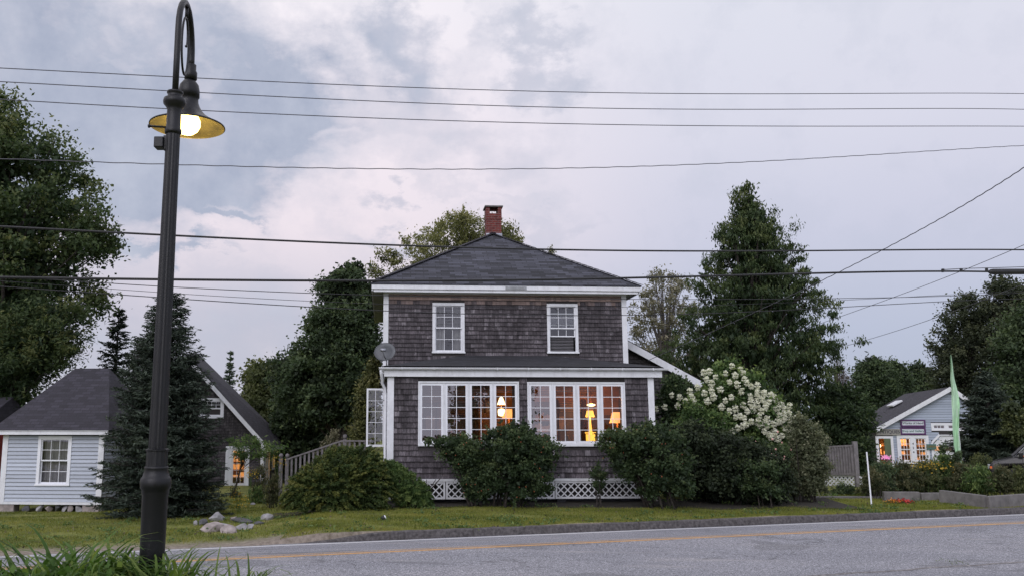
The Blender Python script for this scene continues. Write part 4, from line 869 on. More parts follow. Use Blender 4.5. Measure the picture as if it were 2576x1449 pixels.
x0, x1, z0, z1 = gd; c_ = .42
mb = MB(); mb.quad([(x0+.1,-.015,z0), (x1,-.015,z0), (x1,-.015,z1-.1), (x0+c_+.05,-.015,z1-.1), (x0+.1,-.015,z1-c_-.1)]); 
for k in range(1, 4): mb.box(x0+.12, x1, -.025, -.016, z0+(z1-z0)*k/4.2, z0+(z1-z0)*k/4.2+.015)
o = mb.build('garage_door', MT['white'], SH); mb = MB(); mb.bar((x0+.05,-.035,z0), (x0+.05,-.035,z1-c_), .1, .05, up=(0,1,0)); mb.bar((x0+.05,-.035,z1-c_), (x0+c_,-.035,z1-.03), .1, .05, up=(0,1,0)); mb.bar((x0+c_,-.035,z1-.05), (x1,-.035,z1-.05), .1, .05, up=(0,0,1)); mb.build('garage_trim', MT['white_clean'], SH)
gwn = sr(*zp(1030, 965), *zp(1140, 1030)); MB().box(gwn[0], gwn[1], -.035, -.018, gwn[2], gwn[3]).build('garage_window', MT['glow_shop'], SH)
gwn = sr(*zp(1185, 965), *zp(1300, 1030)); MB().box(gwn[0], gwn[1], -.035, -.018, gwn[2], gwn[3]).build('garage_window', MT['wood_dk'], SH)
# shop interior
mb = MB(); ct = le.z-.16; mb.box(x0s+.15, wa[1]+.5, 3.0, 3.05, fb, ct); mb.box(wa[1]+.5, wa[1]+.55, .15, 3, fb, ct); mb.box(x0s+.15, wa[1]+.5, .15, 3, fb-.02, fb+.03); mb.box(x0s+.15, wa[1]+.5, .15, 3, ct-.04, ct); mb.build('interior_wall', MT['plaster'], SH)
mb = MB(); g2 = MB(); g3 = MB()
for k in range(4):
    zz = fb+.4+k*.45; mb.box(x0s+.2, wa[1]+.3, 1.2+.2*(k%2), 1.6, zz, zz+.03); xx = x0s+.25
    while xx < wa[1]+.1:
        w = rnd.uniform(.06,.25); h = rnd.uniform(.08,.35); (g2 if rnd.random() < .38 else g3).box(xx, xx+w, 1.25, 1.5, zz+.03, zz+.03+h); xx += w+rnd.uniform(.02,.15)
mb.build('shelf', MT['wood_in'], SH); g2.build('shelf_goods', MT['glow_shop'], SH); g3.build('shelf_goods', MT['wood_dk'], SH)
point('light', (mxx-.6, .7, 1.65), 60, (1,.55,.2), .1, SH); point('light', (mxx+.7, .7, 1.5), 40, (1,.5,.18), .1, SH); point('light', ((dr[0]+dr[1])/2, .8, 1.6), 50, (1,.6,.2), .1, SH)
for a, zc in ((mxx-.95, 1.75), (mxx+.62, 1.8), (mxx+.9, 1.5), ((dr[0]+dr[1])/2-.2, 1.6), ((dr[0]+dr[1])/2-.1, 1.1)):
    MB().lathe([(.02,-.08), (.08,-.04), (.09,.03), (.05,.09), (.01,.1)], 12, c=(a, .8, zc)).build('shop_bulb', MT['shade_wh'], SH, True)
# signs
def sign(name, label, Z, s, ink, fm, pm, border=.07, size=None):
    a, b2, c_, d_ = sr(*zp(Z[0], Z[1]), *zp(Z[2], Z[3])); w, h = b2-a, d_-c_; q = SMx @ Vector(((a+b2)/2, -.08, c_)); r_ = thing(name, label, 'sign', q, sy, 'signs on the shop front')
    if border: frame(MB(), -w/2, w/2, 0, h, -.03, .05, border).build('sign_frame', MT[fm], r_, bevel=.006)
    MB().box(-w/2+border, w/2-border, -.01, .04, border, h-border).build('sign_board', MT[pm], r_)
    text(s, size, MT[ink], r_, (0, -.016, h/2-.0), sx=1); return r_
sign('shop_sign', 'purple framed white sign reading Works of Hand', (505, 560, 875, 668), 'Works of Hand', 'ink', 'purple', 'sign_white', .075, .150)
sign('shop_sign', 'purple framed white sign reading Shop and Gallery', (505, 678, 880, 788), 'Shop and Gallery', 'ink_g', 'purple', 'sign_white', .075, .145)
sign('shop_sign', 'faded unframed board sign reading ANTIQUES above the shop door', (140, 700, 500, 795), 'ANTIQUES', 'ink', 'purple', 'sign_grey', 0, .22)
b_ = sl_(*zp(970, 1010)); r_ = thing('open_sign', 'small green hanging sign between shop window and garage door', 'sign', SMx @ Vector((b_.x, -.12, b_.z)), sy, 'signs on the shop front'); MB().box(-.22, .22, -.02, .02, 0, .26).build('sign_board', MT['ink_g'], r_); text('OPEN', .16, MT['flower_y'], r_, (0,-.025,.13))
b_ = sl_(*zp(268, 1170)); r_ = thing('flower_basket', 'pink glowing flower basket in the shop doorway', 'basket', SMx @ Vector((b_.x, -.3, b_.z)), sy); MB().lathe([(.06,-.12), (.13,0), (.12,.06)], 14).build('pot', MT['wood_dk'], r_); P = R.normal(size=(260,3))*np.array([.10,.10,.07])+np.array([0,0,.12]); m_ = emit_mat('magenta_bloom_glow', (.75,.12,.8), .5); fast_mesh('blooms', leaf_verts(P, .06, .8), 4, P[:,2], m_, r_)  # blooms given emission in place of light falling on them
MB().box(-.015, .015, -.01, .3, -.9, -.1).build('bracket', MT['wood_dk'], r_)
# ================================================================ fences, stairs, deck
FN = thing('board_fence', 'grey weathered board fence panel on lattice right of the bushes', 'fence', (0,0,0)); p1, p2 = at(2060, 1124, 31.5), at(2146, 1120, 30.5)
gzf = gz(p2.x, p2.y); top = p2.z
MB().bar(p1, p2, .09, .06).build('rail', MT['wood_gr'], FN); mb = MB(); d = (p2-p1); n = 13; lo = 2-(1187-1077)/FL*31
mb.bar((p1.x,p1.y,lo), (p2.x,p2.y,lo), .07, .09); mb.build('rail', MT['wood_gr'], FN)
mb = MB()
for k in range(n): q = p1+d*((k+.5)/n); mb.box(q.x-.055, q.x+.055, q.y-.02, q.y+.02, lo, top-.02, rnd.random())
mb.build('board', MT['wood_gr'], FN); MB().box(p2.x-.01, p2.x+.13, p2.y-.07, p2.y+.07, gzf-.1, top+.14).build('post', MT['wood_gr'], FN, bevel=.01); MB().box(p1.x-.13, p1.x+.01, p1.y-.07, p1.y+.07, gzf-.1, top+.1).build('post', MT['wood_gr'], FN, bevel=.01)
LT = thing('lattice_skirt', 'white diagonal lattice skirting below the board fence', 'lattice', (p1.x+.1, p1.y-.05, lo-.62), math.atan2(d.y, d.x)); mb = frame(MB(), 0, 1.35, 0, .56, -.01, .01, .04)
for sg in (1, -1):
    s = -.56
    while s < 1.35:
        xa, xb = (s, s+.56) if sg > 0 else (s+.56, s); pa, pb = Vector((xa, -.008*sg, 0)), Vector((xb, -.008*sg, .56)); dd_ = pb-pa; ts = sorted(((.02-pa.x)/dd_.x, (1.33-pa.x)/dd_.x)); t0, t1 = max(0, ts[0]), min(1, ts[1])
        if t1-t0 > .03: mb.bar(pa+dd_*t0, pa+dd_*t1, .01, .04, up=(-dd_.z,0,dd_.x))
        s += .14
mb.build('lattice', MT['white'], LT)
# stair railing and landing left of the porch
SR = thing('stair_railing', 'weathered stair railing with ball finials climbing to the side landing', 'railing', (0,0,0)); a, b2 = at(718, 1156, 27.6), at(860, 1108, 27.2); c2 = at(935, 1108, 27.0)
lo1 = Vector((0,0,-.62))
for ra, rb, rw, rh in ((a, b2, .09, .045), (b2, c2, .09, .045), (a+lo1, b2+lo1, .04, .07), (b2+lo1, c2+lo1, .04, .07)): MB().bar(ra, rb, rw, rh).build('rail', MT['wood_gr'], SR)
for k in range(13): q = a.lerp(b2, (k+.5)/13); MB().box(q.x-.03, q.x+.03, q.y-.015, q.y+.015, q.z-.62, q.z).build('baluster', MT['wood_gr'], SR)
for k in range(6): q = b2.lerp(c2, (k+.6)/6); MB().box(q.x-.03, q.x+.03, q.y-.015, q.y+.015, q.z-.62, q.z).build('baluster', MT['wood_gr'], SR)
for q in (at(707, 1152, 27.7), at(723, 1152, 28.9), at(868, 1104, 27.2)):
    g_ = gz(q.x, q.y); o = MB().box(q.x-.055, q.x+.055, q.y-.055, q.y+.055, g_-.05, q.z).build('newel_post', MT['wood_gr'], SR); MB().lathe([(.005,0), (.05,.02), (.075,.08), (.05,.135), (.005,.155)], 14, c=(q.x, q.y, q.z)).build('ball_finial', MT['wood_gr'], o, True)
LD = thing('side_landing', 'grey wooden landing and steps beside the glazed porch', 'steps', (0,0,0)); mb = MB(); q0, q1 = at(870, 1108, 27.3), at(940, 1108, 27.0); fz = q0.z-.75
mb.box(q0.x, -1.7, 27.0, 28.6, fz-.06, fz); mb.build('deck', MT['wood_gr'], LD)
for k in range(5): t = k/5; q = a.lerp(b2, t); g_ = gz(q.x, q.y); zz = g_+(fz-g_)*t+.1; MB().box(q.x, q.x+.42, 27.45, 28.7, zz-.04, zz).build('tread', MT['wood_gr'], LD)
for x in (q0.x+.1, -1.85):
    for y in (27.1, 28.5): MB().box(x-.05, x+.05, y-.05, y+.05, -.4, fz-.06).build('post', MT['wood_gr'], LD)
# planter walls
def wallseg(label, pA, pB, Y1, Y2, h, name='planter_wall', px_top=None):
    a = at(*pA, Y1); b2 = at(*pB, Y2); a.z = gz(a.x, a.y)-.05; b2.z = gz(b2.x, b2.y)-.05; d = b2-a; r = MB(); n = 1
    for k in range(n):
        q = a.lerp(b2, k/n); q2 = a.lerp(b2, (k+1)/n-.002); hh = h
        r.bar(q+Vector((0,0,hh/2)), q2+Vector((0,0,hh/2)), .16, hh)
    return tag(r.build(name, MT['concrete'], bevel=.012), label, 'wall', 'low grey walls of the shop garden')
wallseg('low grey wall of the garden directly left of the toppled flowers gap', (2222, 1250), (2312, 1250), 25.6, 25.5, .30)
wallseg('low grey wall segment between the flowers and the bigger planter', (2314, 1250), (2364, 1250), 25.6, 25.7, .26)
wallseg('tallest grey planter wall in front of the flag', (2366, 1250), (2480, 1256), 25.2, 24.2, .38)
wallseg('grey planter wall running off the right edge before the dark car', (2482, 1256), (2640, 1250), 24.2, 25.2, .36)
wallseg('thin low timber edging in the grass before the board fence', (1985, 1242), (2215, 1247), 25.8, 26.2, .12, 'garden_edging')
# stake, flag
a = at(2191, 1252, 24.6); a.z = gz(a.x, a.y)-.03; b2 = at(2180, 1136, 24.75); st = MB(); st.bar((0,0,0), b2-a, .034, .025, up=(0,1,0)); o = st.build('marker_stake', MT['white_clean'], loc=a, bevel=.004); tag(o, 'thin white wooden stake leaning slightly in the lawn', 'stake')
b2 = at(2416, 1168, 28.5); b2.z = gz(b2.x, b2.y)-.02; t_ = at(2391.5, 893, 28.5); FG = thing('feather_flag', 'tall narrow pale green feather flag planted before the blue shop', 'flag', b2); mb = MB(); T = t_-b2
mb.tube([(0,0,0), T*.35+Vector((.05,0,0)), T*.7+Vector((.03,0,0)), T], [.012,.010,.008,.004], 8); mb.build('flag_pole', MT['white'], FG, True)
mb = MB(); rows = [(893,2390.8,2392.2), (915,2391,2395.5), (950,2391.5,2401.5), (985,2393,2409), (1020,2394.5,2415), (1060,2396,2413), (1090,2397,2410.5), (1120,2399.5,2416), (1150,2408,2420), (1172,2413,2420.5)]
rr_ = np.array(rows); pyy = np.linspace(rr_[0,0], rr_[-1,0], 48); rows = [(p_, float(np.interp(p_, rr_[:,0], rr_[:,1]))+.5*math.sin(p_*.11), float(np.interp(p_, rr_[:,0], rr_[:,2]))+.8*math.sin(p_*.07+1)) for p_ in pyy]
pts = []
for i, (py, xa, xb) in enumerate(rows):
    row = []
    for k in range(7): t = k/6; q = at(xa+(xb-xa)*t, py, 28.45+.06*math.sin(t*6+i*.16)); row.append(q-b2)
    pts.append(row)
for i in range(len(rows)-1):
    for k in range(6): mb.quad([pts[i+1][k], pts[i+1][k+1], pts[i][k+1], pts[i][k]])
mb.build('banner', MT['flag'], FG, True)
# ================================================================ STREET LAMP
p = at(384, 1370, 7.7); PX = p.x; g0 = gz(PX, 7.7); LP = thing('street_lamp', 'tall dark cast iron street lamp with a lit bell shade on a hooked arm', 'street lamp', (PX, 7.7, g0), rad(0))
Z = lambda py, Y=7.7, px=420: at(px, py, Y).z - g0
w_ = lambda px, Y=7.7: px/FL*Y/2*.985
mb = MB(); prof = [(w_(62),-.05), (w_(60),Z(1375)), (w_(63),Z(1245)), (w_(66),Z(1240)), (w_(66),Z(1232)), (w_(74),Z(1226)), (w_(76),Z(1214)), (w_(74),Z(1204)), (w_(70),Z(1200)), (w_(66),Z(1198)), (w_(61),Z(1190)), (w_(56),Z(1180)), (w_(58),Z(1178)), (w_(58),Z(1174)), (w_(55),Z(1172))]
mb.lathe(prof, 40); mb.build('pole_base', MT['metal_dk'], LP, True)
MB().lathe([(w_(53),Z(1173)), (w_(52),Z(1134)), (w_(58),Z(1133)), (w_(58),Z(1129)), (w_(46),Z(1127))], 28, flute=.06).build('base_collar', MT['metal_dk'], LP)
MB().lathe([(w_(44),Z(1130)), (w_(37),Z(380)), (w_(37),Z(336))], 32, flute=.07).build('pole', MT['metal_dk'], LP)
MB().lathe([(w_(36),Z(340)), (w_(44),Z(336)), (w_(44),Z(328)), (w_(38),Z(324)), (w_(37),Z(290)), (w_(37),Z(278)), (w_(42),Z(272)), (w_(58),Z(263)), (w_(60),Z(257)), (w_(56),Z(250)), (w_(42),Z(247)), (w_(38),Z(244)), (w_(38),Z(238)), (w_(43),Z(236)), (w_(42),Z(232)), (w_(20),Z(231))], 32).build('pole_cap', MT['metal_dk'], LP, True)
lc = at(473, 300, 8.42); lx, ly = lc.x-PX+.02, .72; tz = Z(232); topz = Z(14, 8.05, 470)
pts = [(0,0,tz-.1), (0,0,tz+.35), (.0,.0,tz+.62)]
zl = at(481, 172, 8.42).z-g0; arc_b = tz+.62; ax, ay = at(481,172,8.42).x-PX, .72
for k in range(1, 13):
    t = math.pi*k/12; q = (1-math.cos(t))/2; pts.append((ax*q, ay*q, arc_b+(topz-arc_b)*math.sin(t)*1.0))
pts.append((ax, ay, zl)); 
MB().tube(pts, [w_(17)]*3+[w_(17)]*6+[w_(17, 8.2)]*7, 14).build('arm', MT['metal_dk'], LP, True)
mb = MB(); sp = []
for k in range(40):
    t = k/39*2*math.pi*1.35; rr = .30*(1-.0*k); q = Vector((ax*.5, ay*.5, topz-.42))
    r0 = .19 if k < 30 else .19*(1-(k-30)/12); u_ = math.sin(t)*r0*.9; sp.append(q+Vector((ax/.72*u_*1, u_, math.cos(t)*r0*1.5*(1 if k < 30 else .8)+(.0 if k < 30 else .05))))
mb.tube(sp, .011, 8); mb.tube([(ax*.5, ay*.5, topz-.13), (ax*.5, ay*.5, topz-.02)], .018, 8); mb.build('scroll', MT['metal_dk'], LP, True)
zr = at(468, 320, 8.42).z-g0; zd = at(481, 199, 8.42).z-g0
LQ = (ax-.01, ay, 0)
MB().lathe([(.045,zl-.13), (.062,zl-.12), (.062,zl-.05), (.05,zl-.03), (.05,zl+.03), (.03,zl+.04)], 20, c=(ax,ay,0)).build('arm_coupling', MT['metal_dk'], LP, True)
MB().lathe([(.02,zd-.02), (.02,zl-.1)], 12, c=LQ).build('hanger', MT['galv'], LP, True)
mb = MB(); zz = zr; H0 = zd-zr
out = [(.368,0), (.366,.010), (.31,.036), (.245,.072), (.185,.112), (.142,.158), (.113,.205), (.096,.25), (.093,H0-.20), (.104,H0-.195), (.104,H0-.13), (.092,H0-.07), (.060,H0-.025), (.02,H0)]
mb.lathe([(a, zr+z) for a, z in out], 48, c=LQ, cap=False); mb.build('lamp_shade', MT['metal_dk'], LP, True)
MT['refl'] = plain('brass_reflector', (.14,.125,.06), .45, .3, var=.4, nscale=8, spec=.6)
MB().lathe([(a-.008, zr+z-.004) for a, z in out[:8]]+[(.07, zr+.30), (.001, zr+.305)], 48, c=LQ, cap=False).build('reflector', MT['refl'], LP, True)
MB().lathe([(.001,-.095), (.06,-.09), (.10,-.06), (.125,-.01), (.125,.04), (.10,.09), (.05,.15)], 48, c=(LQ[0],LQ[1],zr+.02), cap=False).build('bulb', MT['bulb'], LP, True)
b2 = at(404, 362, 7.7); MB().box(b2.x-PX-.045, b2.x-PX+.04, -.06, .05, b2.z-g0-.05, b2.z-g0+.05).build('control_box', MT['metal_dk'], LP, bevel=.008); MB().box(b2.x-PX+.03, -.03, -.03, .03, b2.z-g0-.065, b2.z-g0+.07).build('bracket', MT['metal_dk'], LP, bevel=.006)
b2 = at(378, 320, 7.7); MB().tube([(b2.x-PX,-.02,b2.z-g0), (b2.x-PX+.02,-.02,b2.z-g0), (0,0,b2.z-g0-.01)], [.016,.0105,.0105], 10).tube([(b2.x-PX-.012,-.02,b2.z-g0), (b2.x-PX+.008,-.02,b2.z-g0)], .017, 10).build('banner_stub', MT['metal_dk'], LP, True)
point('light', (LQ[0], LQ[1], zr-.20), 12, (1,.68,.28), .07, LP)
# ================================================================ WIRES
def wire(label, pts, th, mat='cable', base=12., twist=0, extra=None):
    P = []
    for px, py in pts:
        r_ = ray(px, py); Y = base/(1-M_ROAD*r_.x/r_.y); P.append(at(px, py, Y))
    if extra: P += extra
    # smooth resample
    n = 60; idx = np.linspace(0, len(P)-1, n); co = np.array([tuple(q) for q in P]); k = np.arange(len(P)); t = co[:,0]; tt = np.linspace(t[0], t[-1], n)
    deg = min(len(P)-1, 4); o_ = np.argsort(t); ys = [np.poly1d(np.polyfit(t, co[:,j], deg)) for j in (1, 2)]
    Q = [Vector((x, float(ys[0](x)), float(ys[1](x)))) for x in tt]
    eL = [Q[0]+(Q[0]-Q[1]).normalized()*k for k in (26, 13)]; eR = [Q[-1]+(Q[-1]-Q[-2]).normalized()*k for k in (13, 26)] if abs(pts[-1][0]-2640) < 5 else []
    Q = eL+Q+eR
    mb = MB()
    if twist:
        m = 500; Q2 = [Vector((x, float(ys[0](x)), float(ys[1](x)))) for x in np.linspace(t[0], t[-1], m)]
        mb.tube([q+Vector((0, .3*th*math.sin(i*.55), .45*th*math.sin(i*.55))) for i, q in enumerate(Q2)], th*.75, 5); mb.tube([Q2[-1]]+eR, th, 5); mb.tube(eL+[Q2[0]], th, 5)
    else: mb.tube(Q, th, 6)
    return tag(mb.build('overhead_wire', MT[mat], None, True), label, 'wire', 'overhead wires along the road')
S_ = 12/FL
wire('topmost thin overhead wire crossing behind the lamp arm', [(-60,169),(470,196),(1288,229),(1900,237),(2640,238)], 1.15*S_, 'cable_gr')
wire('second thin overhead wire from the top', [(-60,203),(470,232),(1288,268),(1900,276),(2640,278)], 1.15*S_, 'cable_gr')
wire('third thin overhead wire from the top, level with the lamp shade', [(-60,247),(470,277),(1288,309),(1900,318),(2640,319)], 1.15*S_, 'cable_gr')
wire('twisted overhead wire rising toward the right edge', [(-60,398),(470,415),(1000,427),(1288,425),(2000,402),(2640,364)], 1.5*S_, 'cable_gr', twist=1)
wire('thick black cable passing just under the chimney', [(-60,567),(420,592),(900,614),(1288,626),(1900,632),(2640,630)], 2.4*S_)
wire('thickest black cable along the upper eave', [(-60,697),(420,703),(850,707),(1288,703),(1700,697),(2060,688),(2300,682),(2490,684)], 2.9*S_)
S2 = 19.5/FL
wire('faint wire at the upper edge of the house frieze', [(280,713),(773,737),(910,742),(1677,753),(2080,751),(2300,747),(2640,733)], .9*S2, base=19.3)
wire('thinnest faint wire through the tops of the upper windows', [(280,727),(773,757),(910,763),(1380,773),(2080,757),(2640,730)], .6*S2, base=19.3)
wire('lowest faint wire crossing both upper windows', [(280,740),(773,771),(910,780),(1375,793),(1677,791),(2000,779),(2640,752)], 1.0*S2, base=19.4)
def drop(label, pts, th, twist=0):
    P = [at(px, py, Y) for px, py, Y in pts]; n = len(P); mb = MB(); co = np.array([tuple(q) for q in P]); tt = np.linspace(0, n-1, 300)
    # Catmull-like smoothing through a cubic fit in the chord parameter
    par = np.array([px for px, _, _ in pts], float); pr = (par-par[0])/(par[-1]-par[0]); fit = [np.poly1d(np.polyfit(pr, co[:,j], min(3, n-1))) for j in range(3)]
    q = [Vector([float(f(s)) for f in fit]) for s in np.linspace(0, 1, 300)]
    mb.tube([v+Vector((0,0,(.5*th*math.sin(i*.9) if twist else 0))) for i, v in enumerate(q)], th, 5)
    return tag(mb.build('service_wire', MT['cable_gr'], None, True), label, 'wire', 'service wires to the buildings')
drop('twisted service wire swooping from the upper right to the house wing', [(2620,392,14),(2400,530,16),(2215,632,18.5),(2051,714,21),(1904,783,23.3),(1738,858,25.5),(1631,906,27)], .009, 1)
drop('thin service wire slanting down behind the big conifer', [(2640,588,20),(2400,690,24),(2220,757,28),(2105,800,31),(2000,835,34)], .008)
drop('lowest slanting service wire between the two right trees', [(2640,690,22),(2365,795,28),(2220,843,32),(2130,869,35)], .008)
# splice case at the right
r1, r2 = ray(2487, 684), ray(2680, 683); a = at(2487, 684, 12/(1-M_ROAD*r1.x/r1.y)); b2 = at(2680, 683, 12/(1-M_ROAD*r2.x/r2.y)); d = (b2-a); SPC = thing('splice_case', 'black cylindrical splice case hanging on the thick cable at the right edge', 'cable box', a)
MB().tube([(0,0,0), d*.03, d*.06, d*.94, d], [.02,.045,.052,.052,.03], 16).build('case', MT['cable'], SPC, True)
MB().tube([d*.08+Vector((0,0,-.04)), d*.08+Vector((0,0,-.16))], .008, 6).build('drain', MT['cable'], SPC)
mb = MB(); u2 = [at(x, y, 12/(1-M_ROAD*ray(x,y).x/ray(x,y).y))-a for x, y in ((2368,679),(2420,676),(2500,674),(2640,670))]; mb.tube(u2, .006, 6)
for x, y in ((2372,681),(2418,680),(2482,680)):
    q = at(x, y, 12/(1-M_ROAD*ray(x,y).x/ray(x,y).y))-a; mb.box(q.x-.018, q.x+.018, q.y-.018, q.y+.018, q.z-.03, q.z+.03)
mb.build('suspension_strand', MT['cable'], SPC)
# ================================================================ CAR
ca = at(2492, 1200, 29.5); cg = gz(ca.x+1, 30); CR = thing('parked_suv', 'dark parked sport utility vehicle at the right edge behind the planter', 'car', (ca.x-.10, 29.4, cg+.0), rad(-30)); CR.scale = (.84, 1, 1.0); K = .9
import bmesh
def extr(profile, y0, y1, inset, zs_, name, mat, parent, bev=.04):
    bm = bmesh.new(); A, B = [], []
    for x, z in profile:
        k = inset*max(0, z-zs_); A.append(bm.verts.new((x, y0+k, z))); B.append(bm.verts.new((x, y1-k, z)))
    bm.faces.new(A); bm.faces.new(B[::-1]); n = len(A)
    for i in range(n): bm.faces.new((A[i], B[i], B[(i+1)%n], A[(i+1)%n]))
    bmesh.ops.recalc_face_normals(bm, faces=bm.faces); me = bpy.data.meshes.new(name); bm.to_mesh(me); bm.free(); me.materials.append(mat); o = bpy.data.objects.new(name, me); C.objects.link(o); o.parent = parent
    bv = o.modifiers.new('b', 'BEVEL'); bv.width = bev; bv.segments = 3; bv.limit_method = 'ANGLE'; o.data.polygons.foreach_set('use_smooth', [True]*len(o.data.polygons)); return o
body = [(0.02,.42),(0,.62),(.05,.80),(.16,.90),(.9,1.06),(4.35,1.10),(4.42,.9),(4.40,.42)]
def arch(cx): return [(cx+.40*math.cos(t), .38+.40*math.sin(t)) for t in np.linspace(math.pi, 0, 9)]
low = [(0.02,.42),(.05,.30)]+[(x, max(z,.3)) for x, z in arch(.83)]+[(x, max(z,.3)) for x, z in arch(3.5)]+[(4.38,.30),(4.40,.42)]
prof = [(0,.62),(.05,.80),(.16,.90),(.9,1.06),(4.35,1.10),(4.42,.9)]+low[::-1]
extr(prof, 0, 1.8, .0, 0, 'body', MT['carpaint'], CR)
cab = [(.85,1.05),(1.48,1.58),(1.75,1.66),(3.7,1.66),(4.1,1.55),(4.34,1.08)]; extr(cab, .06, 1.74, .22, 1.05, 'cabin', MT['carpaint'], CR, .03)
MT['carglass'] = plain('dark_car_glass', (.02,.03,.03), .12, 0, var=.1, bmp=0, spec=.3)
for x0, x1, nm in ((1.12, 2.1, 'side_window'), (2.18, 3.1, 'side_window'), (3.18, 3.95, 'side_window')):
    mb = MB(); zt_ = 1.56; k0 = .22; xt0 = x0+.40 if x0 < 1.5 else x0; xt1 = x1-.16 if x1 > 3.5 else x1
    for y, s in ((.06, 1), (1.74, -1)):
        mb.quad([(x0, y+s*(k0*.07)-s*.012, 1.12), (x1, y+s*(k0*.07)-s*.012, 1.12), (xt1, y+s*(k0*.51)-s*.012, zt_), (xt0, y+s*(k0*.51)-s*.012, zt_)])
    mb.build(nm, MT['carglass'], CR)
mb = MB(); mb.quad([(.86,.22,1.10), (.86,1.58,1.10), (1.44,1.52,1.58), (1.44,.28,1.58)]); mb.build('windshield', MT['cable'], CR)
MB().bar((.92,.05,1.10), (1.50,.15,1.60), .03, .03).build('window_trim', MT['chrome'], CR)
MB().bar((1.1,.045,1.10), (4.0,.045,1.13), .012, .02).build('red_reflection_line', MT['orange_lens_and_glint'], CR)  # glowing bar in place of the red light reflection along the side window
mb = MB(); mb.box(1.02, 1.16, -.20, -.02, 1.06, 1.22); mr = mb.build('side_mirror', MT['carpaint'], CR, bevel=.02); MB().box(1.161, 1.167, -.19, -.03, 1.075, 1.205).build('mirror_glass', MT['chrome'], mr); MB().box(1.0, 1.02, -.19, -.03, 1.08, 1.15).build('turn_lamp', MT['chrome'], mr)
for y in (.06, 1.4): MB().box(-.02, .13, y, y+.34, .66, .82).build('headlight', MT['galv'], CR, bevel=.02)
for y in (-.012, 1.80): MB().box(.05, .12, y, y+.012, .68, .76).build('side_marker', MT['orange_lens_and_glint'], CR)
MB().box(-.03, .05, .42, 1.38, .50, .72).build('grille', MT['cable'], CR, bevel=.01); MB().box(-.05, .10, .03, 1.77, .32, .50).build('bumper', MT['cable'], CR, bevel=.03)
for cx_, cy_ in ((.83,.02), (3.5,.02), (.83,1.58), (3.5,1.58)):
    wl = thing('wheel', None, None, (cx_, cy_, .36)); wl.parent = CR; wl.rotation_euler = (rad(-90), 0, 0)
    MB().lathe([(.20,0), (.33,.0), (.36,.04), (.36,.16), (.33,.20), (.20,.20)], 28).build('tyre', MT['rubber'], wl, True); MB().lathe([(.02,.03), (.19,.03), (.21,.01), (.21,.17), (.19,.18), (.02,.18)], 20).build('rim', MT['galv'], wl)
for x in (1.14, 2.14, 3.14): MB().box(x-.006, x+.006, -.003, .01, .45, 1.06).build('door_gap', MT['cable'], CR)
# ================================================================ ROCKS on the lawn
RK = [(545,1300,.30,.20,.17,'rock_g','grey boulder at the back of the rock pile with a rounded top'),(528,1328,.36,.26,.17,'rock_p','large pink granite boulder at the front of the rock pile'),(575,1330,.26,.20,.14,'rock_p','flat pink boulder touching the right of the big front boulder'),(512,1311,.22,.16,.10,'rock_d','small dark rock at the left tip of the rock pile'),(492,1313,.12,.10,.08,'rock_g','tiny grey rock at the far left of the pile'),(556,1318,.34,.13,.10,'rock_g','long grey slab leaning over the pink boulder'),(586,1300,.16,.14,.09,'rock_p','small pinkish rock behind the pile centre'),(604,1305,.42,.16,.09,'rock_d','long flat dark slab stretching right from the pile'),(608,1322,.20,.16,.13,'rock_g','upright grey rock in the right half of the pile'),(628,1322,.16,.14,.10,'rock_g','mottled grey rock at the right end of the pile'),(648,1310,.16,.12,.08,'rock_d','small dark rock under the right end of the flat slab'),(667,1300,.20,.15,.16,'rock_g','steep grey boulder standing alone next to the yew bush'),(524,1286,.22,.16,.10,'rock_p','low pink rock behind the left of the pile'),(636,1262,.10,.08,.07,'rock_g','tiny rock in the grass before the lit door'),(1640,1252,.32,.18,.07,'rock_p','flat pink rock in the lawn before the right rose bush')]
for k, (px, py, sx, sy_, sz, mt, lb) in enumerate(RK):
    Y = 20.5
    for _ in range(8):
        q = at(px, py+8, Y); g_ = gz(q.x, q.y); r_ = ray(px, py+8); Y = (g_-EZ)/r_.z*r_.y
    sx, sy_, sz = sx*1.15, sy_*1.1, sz*1.05
    boulder('garden_rock' if k != 14 else 'flat_rock', lb, (q.x, q.y, g_+sz*.4), (sx, sy_, sz), mt, 100+k*3, 'rocks piled on the lawn' if k < 13 else None)
q = at(966, 1307, 20.3); g_ = gz(q.x, q.y); r_ = thing('garden_spotlight', 'tiny black and white garden spotlight lying on the lawn', 'garden light', (q.x, q.y, g_))
MB().tube([(-.05,0,.03), (.02,0,.07)], [.05,.055], 12).build('housing', MT['cable'], r_, True); MB().tube([(.02,0,.07), (.04,0,.082)], [.052,.03], 12).build('lens', MT['white_clean'], r_, True)
for k, (px, mt, lb) in enumerate([(2248,'flower_o','yellow and orange blossoms lying in the grass by the low wall'), (2272,'flower_r','red blossoms lying in the grass by the low wall')]):
    q = at(px, 1250, 25.0); g_ = gz(q.x, q.y); P = R.normal(size=(110,3))*np.array([.11,.07,.03])+np.array([0,0,.06]); P[:,2] = np.abs(P[:,2]); fb_ = thing('cut_flowers', lb, 'flowers', (q.x, q.y, g_)); fast_mesh('petals', leaf_verts(P, .055, .8), 4, R.random(110), MT[mt], fb_)
    P = R.normal(size=(120,3))*np.array([.16,.09,.02])+np.array([0,0,.04]); fast_mesh('leaves', leaf_verts(P, .06, .5), 4, R.random(120), MT['lf_dark'], fb_)
